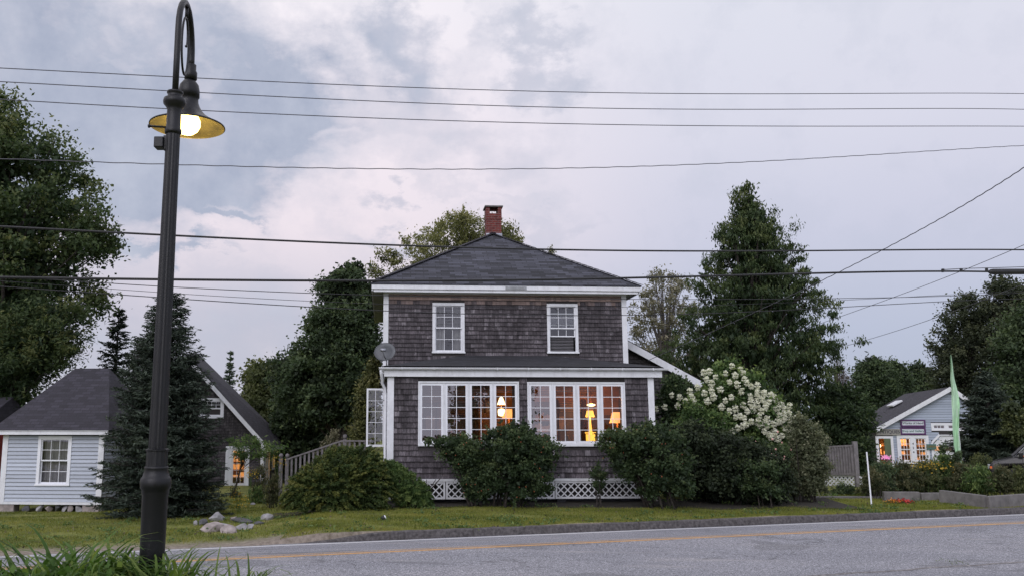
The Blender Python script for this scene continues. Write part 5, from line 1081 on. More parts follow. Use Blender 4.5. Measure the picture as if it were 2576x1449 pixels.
# ================================================================ TREES
BG = 'trees behind the houses'
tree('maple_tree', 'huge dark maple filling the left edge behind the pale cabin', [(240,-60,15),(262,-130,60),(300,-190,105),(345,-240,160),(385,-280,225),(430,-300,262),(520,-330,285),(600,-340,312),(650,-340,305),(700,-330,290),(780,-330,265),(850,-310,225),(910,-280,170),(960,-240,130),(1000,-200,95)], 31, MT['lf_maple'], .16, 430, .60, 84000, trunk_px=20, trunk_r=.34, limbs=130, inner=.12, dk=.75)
tree('hemlock_tree', 'dark drooping evergreen hanging over the left slope of the cabin roof', [(770,-60,235),(820,-80,245),(870,-90,225),(920,-100,180),(970,-110,120),(1010,-110,85),(1045,-120,20)], 29.2, MT['lf_maple'], .15, 150, .45, 17000, trunk_px=-40, trunk_r=.15, limbs=20, aspect=.3)
spruce('spruce_tree', 'blue green spruce between the pale cabin and the gabled house behind the lamp pole', 428, 736, 23.2, 330, MT['spruce'], levels=42, per=21, pw=.6, spray=.125, tw=15, dens=8)
spruce('spruce_tree', 'narrow dark spruce behind the cabin, left of the big front spruce', 300, 772, 33, 200, MT['spruce'], levels=26, per=12, spray=.22, tw=8)
spruce('spruce_tree', 'dark spruce mostly hidden behind the front spruce', 352, 850, 37, 190, MT['spruce2'], levels=22, per=13, spray=.22, tw=8)
spruce('spruce_tree', 'small pointed spruce far off behind the ridge of the gabled house', 580, 883, 62, 74, MT['spruce2'], levels=22, per=10, spray=.30, tw=8, base=-.2)
tree('round_tree', 'low olive green tree right behind the gabled house', [(918,635,720),(938,605,770),(970,590,830),(1020,585,870),(1070,590,890),(1120,620,890),(1190,640,880)], 50, MT['lf_bush'], .22, 260, .62, 44000, group=BG, trunk_px=700)
tree('round_tree', 'dense dark green tree between the gabled house and the stair railing', [(935,720,870),(965,680,900),(1030,670,910),(1080,680,905),(1130,680,900),(1190,700,890)], 44, MT['lf_dark'], .22, 190, .55, 30000, group=BG, trunk_px=790)
tree('broadleaf_tree', 'tall dark green layered tree left of the shingled house', [(677,845,935),(700,815,950),(740,785,960),(790,765,965),(850,750,965),(880,715,960),(915,680,960),(965,670,960),(1010,700,960),(1050,720,960)], 39, MT['lf_dark'], .17, 300, .50, 56000, group=BG, trunk_px=860, limbs=60)
tree('willow_tree', 'feathery olive tree rising behind the left side of the hip roof', [(548,1100,1190),(565,1070,1285),(590,1045,1318),(615,990,1325),(650,930,1310),(690,915,1300),(740,920,1290),(800,925,1280)], 43, MT['lf_olive'], .17, 300, .45, 36000, group=BG, trunk_px=1130, limbs=120, inner=.0, bark='bark_lt', aspect=.38)
tree('willow_tree', 'small pale tree tip showing over the right slope of the hip roof', [(628,1378,1392),(640,1370,1402),(660,1350,1410),(700,1330,1410)], 43, MT['lf_olive'], .15, 30, .2, 900, group=BG, trunk_px=1380, limbs=12, inner=0, trunk_r=.08, aspect=.4)
tree('climbing_shrub', 'tall yellowish leafy column standing against the left house wall', [(905,930,962),(940,915,962),(980,895,965),(1030,880,965),(1080,875,965),(1110,880,960)], 29.5, MT['lf_olive'], .11, 110, .28, 10000, cat='shrub', limbs=20, trunk_r=.05, aspect=.4)
tree('willow_tree', 'pale airy tree between the house and the big conifer', [(683,1640,1680),(705,1605,1735),(760,1575,1770),(830,1570,1780),(900,1575,1780),(960,1590,1780)], 46, MT['lf_pale'], .15, 230, .36, 13000, group=BG, trunk_px=1665, limbs=170, inner=0, bark='bark_lt', aspect=.4)
cprof = [(460,1880,1898),(482,1835,1905),(515,1828,1930),(550,1820,1965),(575,1778,1998),(610,1768,2015),(650,1750,2035),(700,1738,2058),(750,1722,2085),(800,1700,2110),(845,1672,2125),(885,1655,2130),(940,1650,2118),(1000,1660,2110),(1060,1715,2075),(1130,1740,2070)]
crown_jit[0] = .17
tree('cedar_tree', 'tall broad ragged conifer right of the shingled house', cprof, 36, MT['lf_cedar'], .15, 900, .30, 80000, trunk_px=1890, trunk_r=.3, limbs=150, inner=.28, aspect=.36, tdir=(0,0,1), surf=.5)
crown_jit[0] = .05
tree('round_tree', 'mid green leafy tree left of the blue shop', [(975,2085,2130),(1000,2050,2170),(1040,2035,2200),(1090,2035,2208),(1130,2045,2205),(1170,2060,2195),(1205,2080,2190)], 36, MT['lf_rose'], .14, 200, .38, 26000, trunk_px=2165, limbs=50)
tree('bare_tree', 'reddish brown nearly bare tree right of the broad conifer', [(905,2095,2110),(930,2085,2130),(960,2080,2145),(1000,2080,2150)], 47, MT['lf_brown'], .10, 80, .3, 3200, trunk_px=2110, limbs=110, inner=0, aspect=.2, bark='bark_lt', base=-.2)
for k, (prf, tp, lb) in enumerate([([(902,2170,2215),(920,2150,2240),(950,2140,2260),(990,2140,2265),(1040,2140,2265)],2195,'round dark tree left of the shop roof in the far treeline'),([(920,2235,2262),(935,2225,2285),(960,2215,2300),(1000,2210,2310),(1040,2210,2310)],2250,'middle dark tree above the shop roof in the far treeline'),([(925,2296,2322),(945,2285,2345),(970,2275,2360),(1010,2270,2370),(1050,2270,2370)],2310,'pointed dark tree above the shop ridge in the far treeline')]):
    tree('round_tree', lb, prf, 66+k, MT['lf_dark'], .21, 150, .6, 24000, trunk_px=tp, limbs=10, group='far treeline')
tree('oak_tree', 'tall open oak with visible brown limbs behind the shop ridge', [(738,2408,2440),(760,2375,2480),(800,2355,2505),(850,2345,2510),(880,2330,2510),(930,2330,2510),(980,2335,2510),(1030,2345,2510),(1080,2360,2510)], 53, MT['lf_oak'], .17, 320, .55, 34000, trunk_px=2430, limbs=150, inner=0, trunk_r=.3, bark='bark')
tree('oak_tree', 'taller oak beside the open oak, cut by the right edge', [(697,2495,2540),(715,2480,2575),(760,2470,2640),(820,2465,2680),(900,2470,2700),(1000,2480,2700),(1080,2490,2700)], 50, MT['lf_oak'], .17, 300, .55, 38000, trunk_px=2560, limbs=110, inner=.1, trunk_r=.3)
tree('broadleaf_tree', 'black green dense tree at the right edge behind the car', [(770,2560,2640),(800,2530,2700),(870,2505,2740),(950,2495,2750),(1030,2500,2750),(1100,2520,2750)], 43, MT['lf_dark'], .17, 260, .6, 42000, trunk_px=2620, limbs=40)
spruce('spruce_tree', 'dense spruce hiding the right half of the shop', 2478, 935, 36, 240, MT['spruce'], levels=34, per=17, spray=.19, tw=13, dens=7)
tree('leafy_shrub', 'light green shrub between the right spruce and the dark car', [(1020,2530,2560),(1045,2515,2600),(1080,2520,2620),(1110,2530,2620)], 34, MT['lf_bush'], .12, 60, .3, 6000, cat='shrub', trunk_px=2560, trunk_r=.04, limbs=20)
for k, (tx, ty, w, h, ky) in enumerate([(-14,-16,7,9,0),(-3,-20,8,11,1),(9,-18,7,8.5,2)]):
    rows = np.array([(1.5,tx-w*.35,tx+w*.35),(3,tx-w*.5,tx+w*.5),(h*.6,tx-w*.45,tx+w*.45),(h,tx-w*.12,tx+w*.12)]); cc, P, v = crown(rows, ty, 120, .8, 9000, .8); V_ = leaf_verts(P-np.array([tx,ty,.3]), .4)
    t_ = thing('broadleaf_tree', ['dark tree across the road mirrored in the leftmost porch panes','taller dark tree across the road mirrored in the porch glass','dark tree across the road opposite the right porch windows'][k], 'tree', (tx,ty,.3), 0, 'trees across the road'); fast_mesh('crown', V_, 4, v, MT['lf_dark'], t_); MB().tube([(0,0,-.1),(0,0,h*.6)], [.25,.1], 8).build('trunk', MT['bark'], t_, True)
# ================================================================ SHRUBS
def sprays(name, label, prof, Y, mat, nst, size, dmax=.8, lean=0, vbias=None, group=None):
    rows = prof_world(prof, Y); z, xl, xr = rows.T; bx = float((xl[0]+xr[0])/2); bz = gz(bx, Y); root = thing(name, label, 'shrub', (bx, Y, bz), 0, group); PP, TT, VV, SS = [], [], [], []; mb = MB(); O = np.array([bx, Y, bz])
    for s in range(nst):
        zt = z[0]+(z[-1]-z[0])*rnd.random()**.75; l, r = np.interp(zt, z, xl), np.interp(zt, z, xr); tx = l+(r-l)*rnd.uniform(.0, 1); ang = (tx-(l+r)/2)/((r-l)/2+1e-6); dy = -math.sqrt(max(0, 1-ang*ang))*dmax*rnd.uniform(-.35, 1)*min(1, (r-l)/2)
        tip = np.array([tx, Y+dy, zt])-O; b0 = np.array([tip[0]*.35, tip[1]*.25, .0]); out = tip-b0; out[2] = 0; n_ = np.linalg.norm(out)+1e-6
        L0 = rnd.uniform(.45, .8); st = tip*(1-L0)+b0*L0 + np.array([0,0,.05]); st[2] = max(st[2], .04)
        cv = min(.95, max(.05, rnd.gauss(.42, .15)+(vbias(tx, zt) if vbias else 0)))
        m = 26; prev = st
        for i in range(m):
            t = i/m; p_ = st+(tip-st)*t; p_[2] += .14*math.sin(t*math.pi)*min(1, n_)+(-.10*t*t); d = p_-prev+1e-4; prev = p_; d = d/np.linalg.norm(d); sd = np.cross(d, [0,0,1]); sd = sd/(np.linalg.norm(sd)+1e-6)
            for sg in (-1, 1):
                for q in range(2):
                    dr = d*.7+sd*sg*.8+np.array([0,0,rnd.uniform(-.25,.35)]); w = size*(1.15-t*.55)
                    PP.append(p_+dr*w*.5+np.array([rnd.gauss(0,.012) for _ in range(3)])); TT.append(dr); VV.append(cv+.35*(t-.45)+rnd.gauss(0,.09)); SS.append(w*rnd.uniform(.7,1.2))
    P = np.array(PP); P[:,2] = np.maximum(P[:,2], .02); fast_mesh('foliage', leaf_verts(P, np.array(SS), .30, (0,-.2,.8), np.array(TT)), 4, np.array(VV), mat, root)
    for _ in range(14): mb.tube([(rnd.uniform(-.3,.3),0,0), (rnd.uniform(-.8,.8),rnd.uniform(-.3,.3),.7)], [.02,.008], 5)
    mb.build('stems', MT['bark'], root); return root
sprays('yew_bush', 'sprawling yew bush with yellowing tips at the left corner of the porch', [(1108,835,935),(1130,805,960),(1160,765,975),(1190,730,985),(1220,708,1000),(1250,700,1010),(1280,690,1000),(1298,700,960)], 22.6, MT['yew'], 950, .12, vbias=lambda x, z: .14*max(0, min(1, (-2.6-x)/1.6)))
sprays('yew_bush', 'lower greener yew bush in front of the left porch wall', [(1145,930,990),(1180,950,1045),(1215,980,1080),(1245,990,1092),(1268,980,1092)], 23.0, MT['lf_green'], 420, .105, vbias=lambda x, z: -.05)
crown_jit[0] = .16
def hips(root, cc, n, Y, mat='hip', s=.015, name='rose_hip'):
    mb = MB().lathe([(.001,-s),(s*.8,-s*.5),(s,0),(s*.8,s*.5),(.001,s)], 6, cap=False); h0 = mb.build(name, MT[mat], root, True)
    for i_ in range(n):
        c_ = cc[rnd.randrange(len(cc))]; q = Vector(c_)-root.location+Vector((rnd.gauss(0,.14), -abs(rnd.gauss(.15,.1)), rnd.gauss(.05,.12)))
        h_ = h0 if i_ == 0 else h0.copy()
        if i_: C.objects.link(h_); h_.parent = root
        h_.location = q
kw = dict(cat='shrub', bark='bark', stems=9, trunk_r=.028, limbs=7, aspect=.62)
r_, cc = tree('rose_bush', 'big rose bush with orange hips hiding the middle of the porch windows', [(1066,1275,1335),(1082,1235,1372),(1102,1210,1395),(1125,1195,1412),(1150,1180,1420),(1180,1180,1418),(1215,1170,1400),(1240,1190,1380)], 23.05, MT['lf_rose'], .075, 200, .20, 26000, dmax=.62, inner=.12, **kw); hips(r_, cc, 60, 23)
r_, cc = tree('rose_bush', 'lower left rose bush spreading under the left porch windows', [(1098,1150,1185),(1108,1075,1200),(1125,1085,1215),(1150,1110,1225),(1185,1135,1230),(1220,1150,1230),(1250,1160,1230)], 23.1, MT['lf_rose'], .072, 120, .18, 13000, dmax=.5, inner=.10, **kw); hips(r_, cc, 22, 23)
r_, cc = tree('rose_bush', 'wide rose bush with orange hips below the rightmost porch windows', [(1074,1600,1680),(1085,1550,1705),(1090,1500,1730),(1115,1485,1745),(1145,1500,1755),(1180,1540,1760),(1215,1570,1760),(1240,1590,1750)], 23.1, MT['lf_rose'], .075, 200, .21, 25000, dmax=.6, inner=.10, **kw); hips(r_, cc, 50, 23)
tree('rose_bush', 'small thin rose sprout against the shingles between the bigger bushes', [(1170,1495,1512),(1185,1482,1528),(1205,1485,1532),(1235,1492,1525)], 23.5, MT['lf_rose'], .06, 30, .12, 1700, dmax=.2, inner=0, cat='shrub', stems=4, trunk_r=.014, limbs=4, aspect=.6)
tree('dark_shrub', 'broad dark shrub right of the porch with a black hollow base', [(1078,1690,1780),(1098,1680,1850),(1120,1680,1900),(1150,1690,1930),(1190,1700,1945),(1225,1720,1950),(1245,1740,1940)], 24.3, MT['lf_deep'], .085, 230, .26, 30000, dmax=.8, inner=.3, **kw)
tree('leafy_shrub', 'green shrub growing beside the right porch corner under the wing roof', [(955,1680,1710),(972,1660,1745),(1000,1655,1780),(1050,1655,1780),(1100,1660,1780)], 26.4, MT['lf_rose'], .10, 110, .26, 12000, dmax=.5, inner=.15, cat='shrub', stems=5, trunk_r=.03, limbs=8)
HR, cc = tree('hydrangea', 'tall hydrangea covered with creamy white flower heads', [(918,1800,1865),(940,1775,1905),(975,1740,1955),(1000,1715,1985),(1040,1690,2000),(1080,1685,2005),(1130,1700,2000),(1180,1740,1990)], 26.0, MT['lf_green'], .10, 230, .27, 26000, dmax=.9, inner=.3, **kw)
FB = [(1815,925),(1842,922),(1825,940),(1850,945),(1862,930),(1873,955),(1800,950),(1785,935),(1770,938),(1777,955),(1790,965),(1835,962),(1855,968),(1880,965),(1865,985),(1790,985),(1812,980),(1905,985),(1888,998),(1922,990),(1940,995),(1915,1005),(1935,1012),(1952,1008),(1965,1018),(1950,1028),(1972,1030),(1985,1040),(1975,1052),(1990,1060),(1960,1045),(1940,1035),(1925,1025),(1905,1018),(1890,1015),(1870,1020),(1850,1030),(1835,1035),(1815,1025),(1800,1015),(1780,1010),(1760,1005),(1745,1012),(1740,1000),(1725,1010),(1710,1000),(1690,995),(1705,1022),(1850,1050),(1872,1052),(1890,1045),(1910,1048),(1930,1055),(1945,1068),(1930,1072),(1905,1062),(1820,1062),(1835,1068),(1840,1085),(1855,1078),(1870,1072),(1805,1055),(1922,1085),(1996,1078),(1840,1000),(1825,1008),(1880,1035),(1760,1028),(1735,985),(1755,975),(1772,990),(1985,1022),(1945,1045),(1960,1062),(1915,1035),(1895,1030),(1862,1048),(1905,1000),(1870,940),(1890,972),(1905,970),(1662,990),(1672,1025),(1650,1030),(1745,1040),(1720,1035),(1795,1000)]
hrows = prof_world([(918,1800,1865),(975,1740,1955),(1040,1690,2000),(1130,1700,2000)], 26.0)
FB += [(x+rnd.uniform(-14,14), y+rnd.uniform(-7,9)) for x, y in FB if x > 1880][:14] + [(1990,1068),(1975,1078),(1960,1082),(1948,1088),(1935,1094),(1982,1090),(1968,1096),(1912,1068),(1925,1060),(1998,1052),(1890,1062),(1878,1068),(2004,1072),(1955,1062),(1992,1086),(1940,1100),(1955,1104),(1925,1078),(2000,1096)]
FB = [q_ for q_ in FB if rnd.random() < .86]
for k, (px, py) in enumerate(FB):
    z_ = at(px, py, 26).z; l, r = np.interp(z_, hrows[:,0], hrows[:,1]), np.interp(z_, hrows[:,0], hrows[:,2]); x_ = at(px, py, 26).x; hw2 = (r-l)/2; a_ = min(1, abs(x_-(l+r)/2)/hw2)
    Yf = 26.0-min(.9, hw2*.8)*math.sqrt(1-a_*a_)*.95-.22; q = at(px, py, Yf); n = 120; s_ = rnd.uniform(.75, 1.1)
    u_ = unit(R.normal(size=(n,3))); P = u_*np.array([.095,.09,.095])*s_*R.uniform(.35,1,size=(n,1)); P[:,2] += .03*(P[:,2] > 0); o = fast_mesh('flower_head', leaf_verts(P, .045, .9, (0,-.5,.3), None), 4, .62+.25*R.random(n)+P[:,2]*1.6, MT['flower_w'], HR, Vector(q)-HR.location)
tree('leafy_shrub', 'yellow green leafy growth at the left foot of the hydrangea', [(1020,1715,1760),(1035,1700,1800),(1055,1690,1850),(1080,1700,1860)], 25.1, MT['lf_green'], .085, 90, .2, 7000, dmax=.4, inner=.1, cat='shrub', stems=4, trunk_r=.02, limbs=5)
r_, cc = tree('variegated_shrub', 'pale yellow edged variegated shrub right of the hydrangea', [(1050,1995,2015),(1068,1992,2045),(1092,1990,2068),(1120,1985,2085),(1160,1975,2094),(1200,1970,2092),(1235,1975,2080)], 25.0, MT['lf_var'], .075, 170, .22, 21000, dmax=.7, inner=.2, **kw)
tree('dark_shrub', 'dark green shrub between the hollow shrub and the variegated one', [(1120,1850,1930),(1135,1830,1965),(1150,1820,1985),(1180,1820,2000),(1225,1830,2000),(1245,1850,1990)], 24.2, MT['lf_deep'], .08, 160, .24, 22000, dmax=.6, inner=.25, **kw)
r_, cc = tree('flowering_shrub', 'green shrub dotted with tiny pink blooms under the hydrangea', [(1128,1900,1960),(1134,1865,1985),(1140,1860,1990),(1150,1870,1990)], 24.4, MT['lf_rose'], .075, 80, .2, 8000, dmax=.5, inner=.1, cat='shrub', stems=4, trunk_r=.02, limbs=4); hips(r_, cc, 26, 24, 'pinkb', .03, 'bloom')
tree('leafy_shrub', 'brighter green low shrub in front of the dark shrub', [(1165,1855,1960),(1185,1840,1985),(1215,1840,1990),(1240,1860,1980)], 23.6, MT['lf_rose'], .08, 60, .2, 5000, dmax=.4, inner=.05, cat='shrub', stems=4, trunk_r=.02, limbs=4)
tree('peach_tree', 'small fruit tree with long drooping leaves before the lit door', [(1092,590,640),(1105,565,680),(1125,555,720),(1140,565,725),(1150,580,690)], 33, MT['lf_green'], .15, 60, .24, 1300, trunk_px=590, trunk_r=.04, limbs=36, inner=0, aspect=.24, bias=(0,-.6,.2))
for k, (px, pt, Y, wp, mt, lb) in enumerate([(655,1175,30,60,'weed','feathery goldenrod clump left of the stair newel'),(690,1200,26,45,'weed','goldenrod clump in front of the stair foot'),(590,1225,31,50,'weed','low weeds by the doorstep of the gabled house'),(545,1240,25,60,'weed','low weeds at the right foot of the front spruce'),(650,1230,28,60,'lf_green','green leafy perennials left of the yew bush'),(840,1085,31,70,'lf_pale','pale dry grass plume behind the landing'),(900,1065,32,60,'lf_pale','taller pale dry shrub beside the side landing')]):
    tree('weed_clump', lb, [(pt,px-wp*.12,px+wp*.12),(pt+15,px-wp*.35,px+wp*.35),(pt+40,px-wp*.5,px+wp*.5),(pt+62,px-wp*.5,px+wp*.5)], Y, MT[mt], .10, 40, .2, 1500, cat='plant', stems=6, trunk_r=.012, limbs=4, inner=0, aspect=.25, tdir=(0,0,1), dmax=.4)
for px, py, Y, n in ((632,1190,29.5,90),(603,1262,24,50),(700,1160,26.5,60),(600,1245,26,40)):
    q = at(px, py, Y); P = R.normal(size=(n,3))*np.array([.13,.05,.10]); P[:,2] += q.z-gz(q.x,q.y); r_ = thing('goldenrod', {632:'orange yellow blossoms beside the lit door corner board',603:'yellow goldenrod sprig in the lawn right of the front spruce',700:'yellow goldenrod blossoms touching the stair newel',600:'upper yellow goldenrod sprig beyond the rocks'}[px], 'flowers', (q.x,q.y,gz(q.x,q.y))); fast_mesh('blossoms', leaf_verts(P, .045, .7), 4, R.random(n), MT['flower_y'], r_)
    mb = MB(); [mb.tube([(rnd.uniform(-.05,.05),0,0),(rnd.uniform(-.12,.12),0,q.z-gz(q.x,q.y))], .006, 4) for _ in range(5)]; mb.build('stems', MT['lf_green'], r_)
crown_jit[0] = .4
GP = [(2215,1170,26.8,90,'lf_dark','dark tangled perennials before the shop door'),(2270,1168,27.2,90,'weed','brown green perennials under the shop window'),(2325,1162,27.5,90,'lf_bush','leafy perennials with yellow flowers below the window'),(2375,1150,27.6,80,'lf_green','bright green feathery plant left of the flag'),(2420,1170,27.0,70,'weed','brownish stems at the foot of the flag'),(2465,1182,26.4,80,'lf_green','low green grassy plants right of the flag'),(2520,1182,26.2,90,'weed','dry brown perennials in front of the dark car'),(2570,1185,26.2,80,'lf_bush','low green perennials at the right edge'),(2195,1192,26.2,70,'weed','low dark weeds behind the white stake'),(2120,1222,27.5,80,'lf_dark','low dark plants before the lattice skirt'),(2470,1150,30,80,'lf_bush','ferny green plant before the dark spruce')]
for px, pt, Y, wp, mt, lb in GP:
    tree('perennial_clump', lb, [(pt,px-wp*.2,px+wp*.2),(pt+14,px-wp*.42,px+wp*.42),(pt+40,px-wp*.52,px+wp*.52),(1232,px-wp*.52,px+wp*.52)], Y, MT[mt], .075, 70, .17, 5200, cat='plant', stems=14, trunk_r=.010, limbs=3, inner=.1, aspect=.34, tdir=(0,0,.5), dmax=.7, sprig=1.2, group='perennials of the shop garden')
crown_jit[0] = .05
q = at(2330, 1172, 27.2); P = R.normal(size=(160,3))*np.array([.5,.15,.10]); P[:,2] += q.z-gz(q.x,q.y); r_ = thing('yellow_flowers', 'drift of small orange yellow flowers below the shop window', 'flowers', (q.x,q.y,gz(q.x,q.y))); fast_mesh('blossoms', leaf_verts(P, .06, .8), 4, R.random(160), MT['flower_y'], r_); mb = MB(); [mb.tube([(x,0,0),(x+.05,0,q.z-gz(q.x,q.y))], .008, 4) for x in (-.6,-.3,0,.3,.6)]; mb.build('stems', MT['lf_green'], r_)
tree('sapling', 'thin young tree with sparse leaves in front of the garage door', [(1118,2372,2382),(1135,2362,2390),(1155,2362,2388),(1180,2366,2384)], 28.8, MT['lf_dark'], .11, 22, .16, 420, trunk_px=2373, trunk_r=.02, limbs=14, inner=0)
tree('climbing_shrub', 'thin leafy shrub hugging the flag pole base', [(1140,2398,2412),(1165,2396,2420),(1200,2400,2424),(1230,2404,2422)], 27.4, MT['lf_dark'], .09, 26, .16, 1400, cat='shrub', trunk_r=.02, limbs=8, inner=0)
# ================================================================ FOREGROUND BLADES
def lily(name, label, px, Y, n, h, spread, wid, mat, lean=(0,0), group='strap leaved clumps in the foreground bed', yellow=.03):
    q = at(px, 1440, Y); bz = gz(q.x, Y); root = thing(name, label, 'plant', (q.x, Y, bz), 0, group); Q, VV = [], []
    for _ in range(n):
        az = rnd.uniform(0, 2*math.pi); ln = h*rnd.uniform(.65, 1.25); out = rnd.uniform(.25, 1.0); d = Vector((math.cos(az)+lean[0], math.sin(az)*.8+lean[1], 0)); b0 = Vector((rnd.gauss(0,.06*spread), rnd.gauss(0,.06*spread), 0)); w = wid*rnd.uniform(.6, 1.15); sd = Vector((-d.y, d.x, 0)).normalized()
        m = 9; pts = []; ang = rad(rnd.uniform(74, 92))-out*.35; p_ = b0.copy(); st = ln/m; drop_ = rad(rnd.uniform(14, 34))*(.5+out); v0 = rnd.gauss(.42, .17); v0 = .98 if rnd.random() < yellow else v0
        for i in range(m+1):
            t = i/m; ww = w*(.55+.9*t if t < .4 else (.91*(1-(t-.4)/.6)**.7)); pts.append((p_-sd*ww/2, p_+sd*ww/2)); 
            p_ = p_+(d.normalized()*math.cos(ang)+Vector((0,0,1))*math.sin(ang))*st; ang -= drop_*(.25+1.5*t*t+.3*t)
        for i in range(m):
            Q += [pts[i][0], pts[i][1], pts[i+1][1], pts[i+1][0]]; VV.append(v0+.25*(i/m-.5)+rnd.gauss(0,.03))
    fast_mesh('leaves', np.array([tuple(q_) for q_ in Q]), 4, np.array(VV), MT[mat], root); return root
for k, (px, Y, n, h, sp, w, mt, lb) in enumerate([
    (25,8.0,135,0.75,2.0,0.038,'lily','leftmost strap leaved clump in the foreground bed'),
    (110,7.5,218,0.92,2.0,0.049,'lily','clump with long arching leaves second from the left'),
    (185,7.3,228,0.98,2.0,0.049,'lily','tallest arching clump left of the lamp pole'),
    (265,7.6,236,0.93,2.0,0.049,'lily','dense dark green clump between the tallest and the pole'),
    (330,7.5,218,0.85,1.8,0.046,'lily','clump touching the left side of the lamp pole'),
    (395,7.1,201,0.85,1.6,0.040,'lily_l','bright green clump right in front of the lamp pole'),
    (450,7.5,201,0.75,2.0,0.038,'lily','clump touching the right side of the lamp pole'),
    (520,7.4,201,0.66,2.2,0.031,'lily_l','lower clump with thin leaves right of the pole'),
    (580,7.3,201,0.66,2.2,0.029,'lily_l','pale grassy clump with upright tips'),
    (640,7.2,182,0.51,2.2,0.025,'lily_l','lowest thin grassy clump at the right end of the bed'),
    (60,6.9,163,0.66,2.4,0.046,'lily','broad leaved clump along the bottom at the left'),
    (150,6.7,163,0.63,2.4,0.046,'lily','broad leaved clump along the bottom under the second clump'),
    (245,6.8,182,0.65,2.4,0.049,'lily','broad leaved clump along the bottom left of the pole'),
    (345,6.7,163,0.62,2.4,0.043,'lily','broad leaved clump along the bottom before the pole'),
    (470,6.8,163,0.51,2.4,0.035,'lily_l','light clump along the bottom right of the pole')]):
    lily('daylily_clump' if px < 500 else 'grass_clump', lb, px, Y, n, h, sp, w, mt)
for k, (px, Y, n, h, w, lb) in enumerate([(672,7.6,14,.45,.006,'wispy seed grass at the right end of the bed'),(742,7.6,12,.36,.005,'sparse dry grass stalks over the asphalt right of the bed'),(508,7.9,10,.55,.016,'few upright blades between pole and grassy clump'),(573,7.3,12,.55,.014,'single tall upright blade tuft in the bed'),(75,7.7,8,.80,.020,'lone upright blades near the left edge of the bed')]):
    lily('seed_grass', lb, px, Y, n, h, 1.2, w, 'lily_l', group='wispy grasses in the foreground bed')
# broad leaves low in the bed
q = at(90, 1440, 7.2)
for k, (px, lb) in enumerate([(30,'leafy weed with round leaves at the lower left corner'),(250,'broad leaved weed low in the middle of the bed'),(90,'small twining weed among the left blades')]):
    q = at(px, 1440, 7.0-.05*k); bz = gz(q.x, q.y); P = R.normal(size=(130,3))*np.array([.18,.12,.10])+np.array([0,0,.36]); r_ = thing('leafy_weed', lb, 'plant', (q.x,q.y,bz), 0); fast_mesh('leaves', leaf_verts(P, .075, .8, (0,-.4,.6)), 4, R.normal(.5,.2,130), MT['lily'], r_); mb = MB(); [mb.tube([(rnd.uniform(-.1,.1),0,0),(rnd.uniform(-.2,.2),rnd.uniform(-.1,.1),.4)], .005, 4) for _ in range(9)]; mb.build('stems', MT['lily'], r_)
# ================================================================ LAWN BLADES (stuff)
def blades(name, label, n, gen, hmin, hmax, wid, mat):
    P = []; 
    while len(P) < n:
        p_ = gen()
        if p_ is not None: P.append(p_)
    P = np.array(P); m = len(P); az = R.uniform(0, 2*np.pi, m); hh = R.uniform(hmin, hmax, m); t = np.stack([np.cos(az), np.sin(az), np.zeros(m)], 1); V_ = np.empty((m,3,3)); V_[:,0] = P-t*wid; V_[:,1] = P+t*wid; V_[:,2] = P+np.stack([R.normal(size=m)*.35*hh, R.normal(size=m)*.35*hh, hh], 1)
    nz_ = np.sin(P[:,0]*1.7)*np.sin(P[:,1]*2.3+P[:,0])*.14+np.sin(P[:,0]*.6+2)*np.sin(P[:,1]*5.1)*.10
    return tag(fast_mesh(name, V_.reshape(-1,3), 3, .52+nz_*1.5+R.normal(size=m)*.17, MT[mat]), label, 'grass', kind='stuff')
def patchy(x, y, thr): return (math.sin(x*1.9+1)*math.sin(y*2.7)+math.sin(x*.7)*math.sin(y*6.3+x)+rnd.gauss(0,.5)) > thr
def g_right():
    x = rnd.uniform(-3.2, 17.5); u = 19.10+(rnd.random()**1.15)*5.2; y = u+M_ROAD*x
    if u < 19.2 and rnd.random() < .5: return None
    if not patchy(x, y, -1.1): return None
    if y > 22.95+.06*x+.16*math.sin(x*2.3)+rnd.gauss(0,.12) and -4.4 < x < 11: return None
    return (x, y, gz(x, y)-.005)
def g_left():
    x = rnd.uniform(-16, -2.6); u = 19.6+(rnd.random()**1.2)*14; y = u+M_ROAD*x
    if u < 20.1 and (rnd.random() < 1-(u-19.6)/.5): return None
    if -12.6 < x < -9.2 and y > 24.9: return None
    if not patchy(x, y, -.75): return None
    return (x, y, gz(x, y)-.005)
blades('lawn_grass', 'short mown grass of the verge in front of the shingled house', 120000, g_right, .015, .055, .006, 'grass')
blades('lawn_grass', 'patchy lawn grass before the pale cabin and around the rocks', 105000, g_left, .02, .065, .006, 'grass')
def g_near():
    x = rnd.uniform(3.0, 10.5); u = rnd.uniform(8.6, 10.45); return (x, u+M_ROAD*x, gz(x, u+M_ROAD*x)-.005)
blades('verge_grass', 'rough grass on the near verge at the lower right corner', 16000, g_near, .03, .09, .004, 'grass')
def g_bed():
    x = rnd.uniform(-5.5, .3); y = rnd.uniform(6.2, 8.6); return (x, y, gz(x, y)-.005)
blades('verge_grass', 'rough grass under the foreground clumps', 16000, g_bed, .05, .18, .006, 'grass')
for px, py, lb in ((2400, 1413, 'small tuft of grass growing in the pavement seam'),):
    r0 = ray(px, py); Y = 13.
    for _ in range(6): q = at(px, py, Y); zz = road_z(q.y-M_ROAD*q.x); Y = (zz-EZ)/r0.z*r0.y
    lily('grass_tuft', lb, px, Y, 60, .10, 2.0, .008, 'lily_l', group=None)

